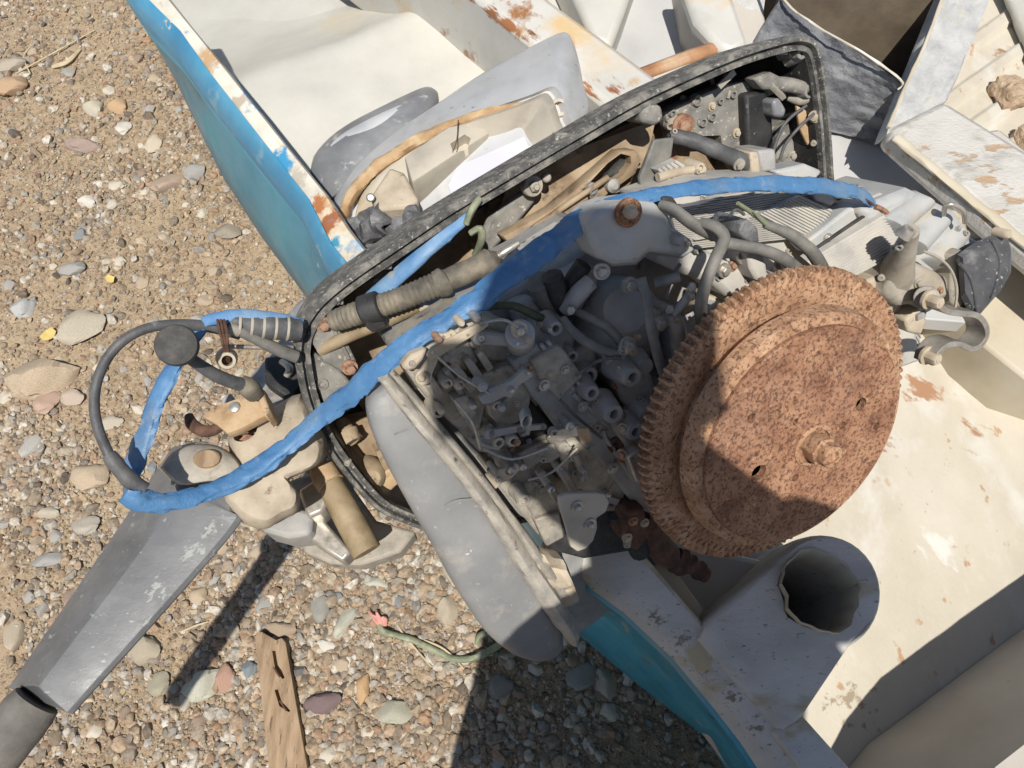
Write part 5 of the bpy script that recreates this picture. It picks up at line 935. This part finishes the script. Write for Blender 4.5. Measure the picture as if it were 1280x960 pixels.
for l, m_ in [([(540,440,-.09,1.6),(575,470,-.088,1.6),(612,492,-.084,1.6)],'screw'),([(604,560,-.092,1.8),(640,574,-.088,1.8),(684,560,-.084,1.8)],'screw'),([(660,600,-.09,1.5),(690,590,-.085,1.5),(722,560,-.08,1.5)],'alu'),([(600,404,-.09,1.8),(630,400,-.085,2),(652,412,-.084,1.8)],'screw'),
    ([(720,470,-.09,2.2),(746,452,-.085,2.4),(776,446,-.082,2.2)],'cable'),([(700,500,-.09,2),(722,522,-.088,2.2),(752,548,-.09,2)],'cable'),([(568,500,-.094,1.5),(590,528,-.09,1.5),(600,560,-.092,1.5)],'screw'),([(850,330,-.08,2.4),(838,352,-.075,2.6),(832,372,-.075,2.4)],'cable'),([(1046,250,-.12,1.5),(1070,244,-.115,1.5),(1092,256,-.114,1.5)],'rustdark'),([(930,268,-.095,2),(920,262,-.09,2),(912,270,-.092,2)],'cable')]:
    mb = MB(); ET(mb, l, seg=8); part(mb, 'linkage_rod' if m_ in ('screw', 'alu') else 'wire', m_, mot)
# dark crescent drawn for the black gap between end plate and cap
mb = MB(); ET(mb, [(1196,322,-.088,4),(1210,344,-.086,6),(1214,366,-.086,6),(1208,392,-.088,4)], flat=(NV, .6)); part(mb, 'gap_crescent', 'dark', mot)

# ------------------------------------------------------------------ cables and the blue sleeve
vw = (FW-CAM).normalized()
bs = thing('blue_sleeve_cable', 'blue plastic sleeved cable draped across the whole motor in a loop', 'cable', E(600, 370, -.12))
mb = MB(); ET(mb, [(1092,256,-.122,5),(1078,244,-.116,9),(1050,236,-.11,10.5),(1000,231,-.105,11),(950,230,-.10,10.5),(900,232,-.098,10),(850,238,-.097,10),(800,247,-.097,10),(765,257,-.098,11),(735,270,-.10,13),(705,292,-.103,17),(670,318,-.106,18),(635,345,-.108,18),(600,372,-.11,16.5),(560,398,-.114,13.5),(520,424,-.12,13.5),(485,450,-.13,14),(455,476,-.145,15),(425,502,-.165,14),(395,528,-.185,12.5),(360,556,-.185,12),(320,586,-.18,13),(280,608,-.172,12.5),(240,621,-.165,12),(200,628,-.158,13),(172,627,-.155,15),(154,620,-.155,11)], n=12, seg=24, flat=(-vw, .40), wr=.30, crease=.24)
mb.build('sleeve', 'blue', bs, angle=70)
mb = MB(); ET(mb, [(160,618,-.17,10),(166,590,-.19,15),(177,560,-.2,15),(186,535,-.205,14),(192,510,-.21,14),(205,480,-.215,14),(220,455,-.22,12),(238,430,-.225,10),(254,410,-.225,8)], n=9, seg=18, flat=(-vw, .4), wr=.34, seed=9, crease=.3)
mb.build('sleeve', 'blue', bs, angle=70)
mb = MB(); ET(mb, [(252,412,-.228,6),(258,401,-.226,8),(280,397,-.224,9),(310,396,-.224,9),(345,398,-.226,8),(378,404,-.228,6)], n=8, seg=14, flat=(-vw, .6), wr=.25, seed=3)
mb.build('sleeve', 'bluepale', bs, angle=70)
bp2 = thing('blue_sleeve_end', 'short faded blue sleeve end lying inside the black cowl rim', 'cable', E(540, 315, -.26))
mb = MB(); ET(mb, [(448,384,-.275,8),(480,360,-.26,11),(515,328,-.25,12),(550,298,-.245,11),(575,278,-.242,9),(588,266,-.242,6)], n=8, seg=16, flat=(-vw, .6), wr=.25, seed=6); mb.build('sleeve', 'bluepale', bp2, angle=70)
for l in ([(583,280,-.235,4),(590,262,-.232,5),(600,248,-.235,4)], [(588,292,-.235,4),(600,286,-.23,5),(602,300,-.235,5),(594,318,-.25,5)]):
    mb = MB(); ET(mb, l, wr=.2); mb.build('wire_end', 'green', bp2)
bk = thing('pull_cable', 'black cable loop with round black knob hanging beside the motor', 'cable', E(160, 500, -.2))
mb = MB(); ET(mb, [(182,612,-.16,9),(165,602,-.162,10.5),(148,584,-.165,10),(136,568,-.17,9)], n=6, seg=14, ridges=.018, ramp=.03); mb.build('taped_end', 'cable', bk)
mb = MB(); ET(mb, [(137,570,-.17,6.5),(124,540,-.18,6.5),(118,510,-.19,6.3),(121,478,-.2,6.2),(134,448,-.205,6.2),(155,425,-.21,6.2),(182,411,-.215,6.2),(210,406,-.22,6.5),(240,406,-.225,7),(270,410,-.228,7.5),(300,417,-.23,8)], n=8, seg=12); mb.build('cable', 'cable', bk)
mb = MB(); p = E(220, 431, -.17); kd = ((CAM-p).normalized()*.9+Vector((-.15, .1, 0))).normalized(); R = S(p, 26.5)
mb.lathe(p, kd, [(R*.6, -.014), (R*.9, -.011), (R, -.006), (R*.985, -.002), (R*.93, 0), (R*.5, .0008), (0, .001)], 40, False); mb.build('knob', 'knob', bk, angle=40)
mb = MB(); ET(mb, [(232,444,-.20,7.5),(252,458,-.205,8),(272,470,-.21,8.5),(292,478,-.215,8.5),(308,482,-.22,9)], n=5, seg=12); mb.build('knob_shaft', 'cable', bk)
mb = MB(); ET(mb, [(300,478,-.222,10),(310,484,-.22,13),(318,492,-.225,12)], n=4, seg=12); mb.build('shaft_boot', 'conduit', bk)
cn = thing('throttle_conduit', 'ribbed dusty throttle conduit running over the black cowl rim', 'cable', E(480, 380, -.2))
mb = MB(); ET(mb, [(416,402,-.225,13.5),(440,394,-.215,14.5),(470,384,-.205,15),(500,374,-.197,15),(530,362,-.192,15),(556,351,-.19,15)], n=16, seg=18, ridges=.0042, ramp=.045); mb.build('corrugated_hose', 'conduit', cn)
mb = MB(); ET(mb, [(546,356,-.19,18),(556,352,-.188,18),(560,350,-.188,14.5),(588,338,-.186,15),(604,331,-.186,17),(612,328,-.186,18),(618,324,-.187,13),(624,320,-.188,6)], n=3, seg=20, ridges=.009, ramp=.03); mb.build('end_fitting', 'conduit', cn, angle=40)
mb = MB(); c0 = E(464, 386, -.205); ax = (E(500,374,-.197)-E(440,394,-.215)).normalized(); rr_ = S(c0, 20); mb.lathe(c0-ax*.009, ax, [(rr_*.85, 0), (rr_, .001), (rr_, .017), (rr_*.85, .018)], 26); prE(mb, [(458,398),(476,394),(484,408),(466,416),(458,410)], -.195, .008); mb.build('band_clip', 'blackp', cn, bevel=.001)
mb = MB(); ET(mb, [(374,412,-.228,15),(350,410,-.226,15.5),(326,408,-.226,15),(302,403,-.226,13),(280,402,-.227,11)], n=7, seg=16, ridges=.014, ramp=.03); mb.build('taped_hose', 'cable', cn)
for i in range(5):
    c0 = E(358-i*15, 410.5-i*1.2, -.226); mb = MB(); mb.lathe(c0, (E(350,410,-.226)-E(326,408,-.226)).normalized(), [(S(c0, 15.6), -.0006), (S(c0, 16), .0006), (S(c0, 15.6), .0016)], 22, False); mb.build('cable_tie', 'alu', cn)
mb = MB(); ET(mb, [(296,412,-.22,7),(318,422,-.222,7.5),(345,436,-.226,8),(370,446,-.23,8)], n=5, seg=12); mb.build('side_hose', 'hose', cn)
mb = MB(); ET(mb, [(286,410,-.218,8),(298,414,-.22,7.5)], n=1, seg=12); mb.build('hose_collar', 'alu', cn)
mb = MB(); ET(mb, [(286,433,-.235,3.2),(320,434,-.235,3.2),(366,435,-.238,3.2)], n=3); mb.build('inner_rod', 'steel', cn)
mb = MB(); ET(mb, [(400,438,-.25,8),(440,418,-.235,8.5),(480,402,-.222,8.5),(524,382,-.212,8)], n=4, seg=14); mb.build('steel_rod', 'brass', cn, angle=50)
mb = MB(); ET(mb, [(470,403,-.225,11),(488,396,-.222,11.5)], n=2, seg=14); mb.build('rod_collar', 'tray', cn)
mb = MB(); prE(mb, [(524,388),(533,378),(537,384),(540,398),(534,402)], -.205, .004); mb.build('rod_clip', 'alub', cn, bevel=.0008)
mb = MB(); ET(mb, [(620,322,-.185,5),(632,314,-.182,5),(648,304,-.182,4)], n=3); mb.build('conduit_cable', 'steel', cn)
# rusty wire tie round the cables, with its eyelet
wt = thing('wire_tie', 'rusty twisted wire tie with eyelet hanging from the cable bundle', 'wire', E(282, 425, -.21))
for j in range(3):
    mb = MB(); ET(mb, [(272+j*4,400,-.214,1.8),(274+j*4,410,-.205,2),(278+j*3,426,-.205,2),(282+j*2,442,-.21,2),(284+j*1.5,452,-.215,1.8)], n=6, seg=8, wr=.3, seed=j); mb.build('strand', 'rustdark', wt)
mb = MB(); mb.boss(E(284, 451, -.205), NV*.5+(CAM-E(284,451,-.205)).normalized(), S(E(284,451,-.205), 11), .02, .62, 20); mb.build('eyelet', 'alub', wt)

# ------------------------------------------------------------------ the photographer, standing outside the frame; the shadow on the motor is theirs
per = thing('person', 'standing photographer in white robe and head cloth holding a phone over the motor', 'person', (.17, -.34, 0))
def skin(name, verts, edges, mat, root=0, sub=2, branch=.5):
    me = bpy.data.meshes.new(name); me.from_pydata([Vector(v[:3])-ORG['person'] for v in verts], edges, []); me.update()
    o = bpy.data.objects.new(name, me); COL.objects.link(o); o.parent = per
    m = o.modifiers.new('skin', 'SKIN'); m.use_smooth_shade = True; m.branch_smoothing = branch
    sk = me.skin_vertices[0] if me.skin_vertices else None
    if sk is None:
        bm = bmesh.new(); bm.from_mesh(me); bm.verts.layers.skin.verify(); bm.to_mesh(me); bm.free(); sk = me.skin_vertices[0]
    for v, d in zip(verts, sk.data):
        r = v[3]; d.radius = r if hasattr(r, '__len__') else (r, r); d.use_root = False
    sk.data[root].use_root = True
    s = o.modifiers.new('sub', 'SUBSURF'); s.levels = sub; s.render_levels = sub
    me.materials.append(M[mat]); return o
def wp(x, q, z, r):                                        # stands so that it blocks the sun at offset x, q
    return (x, (q-.4129*(z-H))/.9108, z, r)
B = [wp(.17,-.45,.92,(.13,.10)), wp(.18,-.32,1.10,(.13,.10)), wp(.18,-.22,1.28,(.105,.085)), wp(.165,-.155,1.41,(.09,.07)), wp(.13,-.08,1.49,.052), wp(.10,-.02,1.55,.05), wp(.085,.015,1.61,.07), wp(.075,.04,1.67,.078), wp(.072,.06,1.73,.055),
     wp(.105,-.145,1.44,.05), wp(.115,-.125,1.32,.036), wp(-.01,-.048,1.30,.026), wp(-.044,-.02,1.297,.022),
     wp(.225,-.125,1.43,.05), wp(.33,-.20,1.26,.042), wp(.17,-.09,1.27,.033), wp(.105,-.04,1.28,.026),
     wp(.05,-.52,.84,.085), wp(.04,-.6,.48,.06), wp(.03,-.75,.09,.04), (.03,-.20,.03,.035), wp(.25,-.52,.84,.085), wp(.26,-.6,.48,.06), wp(.27,-.75,.09,.04), (.27,-.20,.03,.035)]
BE = [(0,1),(1,2),(2,3),(3,4),(4,5),(5,6),(6,7),(7,8),(3,9),(9,10),(10,11),(11,12),(3,13),(13,14),(14,15),(15,16),(0,17),(17,18),(18,19),(19,20),(0,21),(21,22),(22,23),(23,24)]
skin('body', B, BE, 'skin')
R_ = [wp(.145,-.46,.97,(.25,.15)), wp(.19,-.30,1.14,(.195,.13)), wp(.19,-.215,1.29,(.125,.095)), wp(.165,-.155,1.41,(.1,.08)), wp(.14,-.1,1.475,.06), wp(.105,-.145,1.445,.056), wp(.115,-.122,1.325,.044), wp(.03,-.07,1.31,.042), wp(.222,-.125,1.435,.058), wp(.335,-.20,1.26,.072), wp(.20,-.11,1.275,.046), wp(.135,-.58,.6,(.265,.17)), wp(.14,-.76,.12,(.27,.2))]
skin('robe', R_, [(0,1),(1,2),(2,3),(3,4),(3,5),(5,6),(6,7),(3,8),(8,9),(9,10),(0,11),(11,12)], 'cloth')
mb = MB(); V, Fa = ico(3, .09, 3, 1.0); hc = Vector(wp(.072,.042,1.70,0)[:3]); mb.add([hc+Vector((v[0]*.103, v[1]*.135, v[2]*.085)) for v in V.tolist()], Fa.tolist()); mb.build('head_cloth', 'cloth', per)
# hands: palm, four curled fingers and a thumb on the phone's edges
for sx, hx in ((-1, -.047), (1, .086)):
    o = -sx
    v = [(hx+sx*.004,-.035,1.272,.018), (hx+sx*.006,-.008,1.288,.021)]; e = [(0,1)]
    for i in range(4):
        y0 = -.012+i*.017; b0 = len(v); ln = (.9,1,.95,.78)[i]
        v += [(hx+sx*.010,y0,1.290,.0095), (hx+sx*.008*ln,y0+.006,1.282-.012*ln,.0085), (hx-sx*.012*ln,y0+.008,1.274,.0078), (hx-sx*.026*ln,y0+.008,1.2755,.007)]; e += [(1,b0),(b0,b0+1),(b0+1,b0+2),(b0+2,b0+3)]
    b0 = len(v); v += [(hx+sx*.002,-.022,1.300,.0105), (hx-sx*.010,-.006,1.3125,.0095), (hx-sx*.022,.010,1.3125,.0085)]; e += [(1,b0),(b0,b0+1),(b0+1,b0+2)]
    skin("hand", [(*(Vector(q[:3])+BACK*.055), q[3]) for q in v], e, "skin", 1)
ph = thing('phone', 'black phone held level in the hands of the photographer', 'phone', (.017, .01, 1.302))
mb = MB(); mb.box(Vector((.020, -.006, 1.304))+BACK*.055, RT, UP, BACK, .126, .066, .008); mb.build('phone_body', 'phone', ph, bevel=.003)
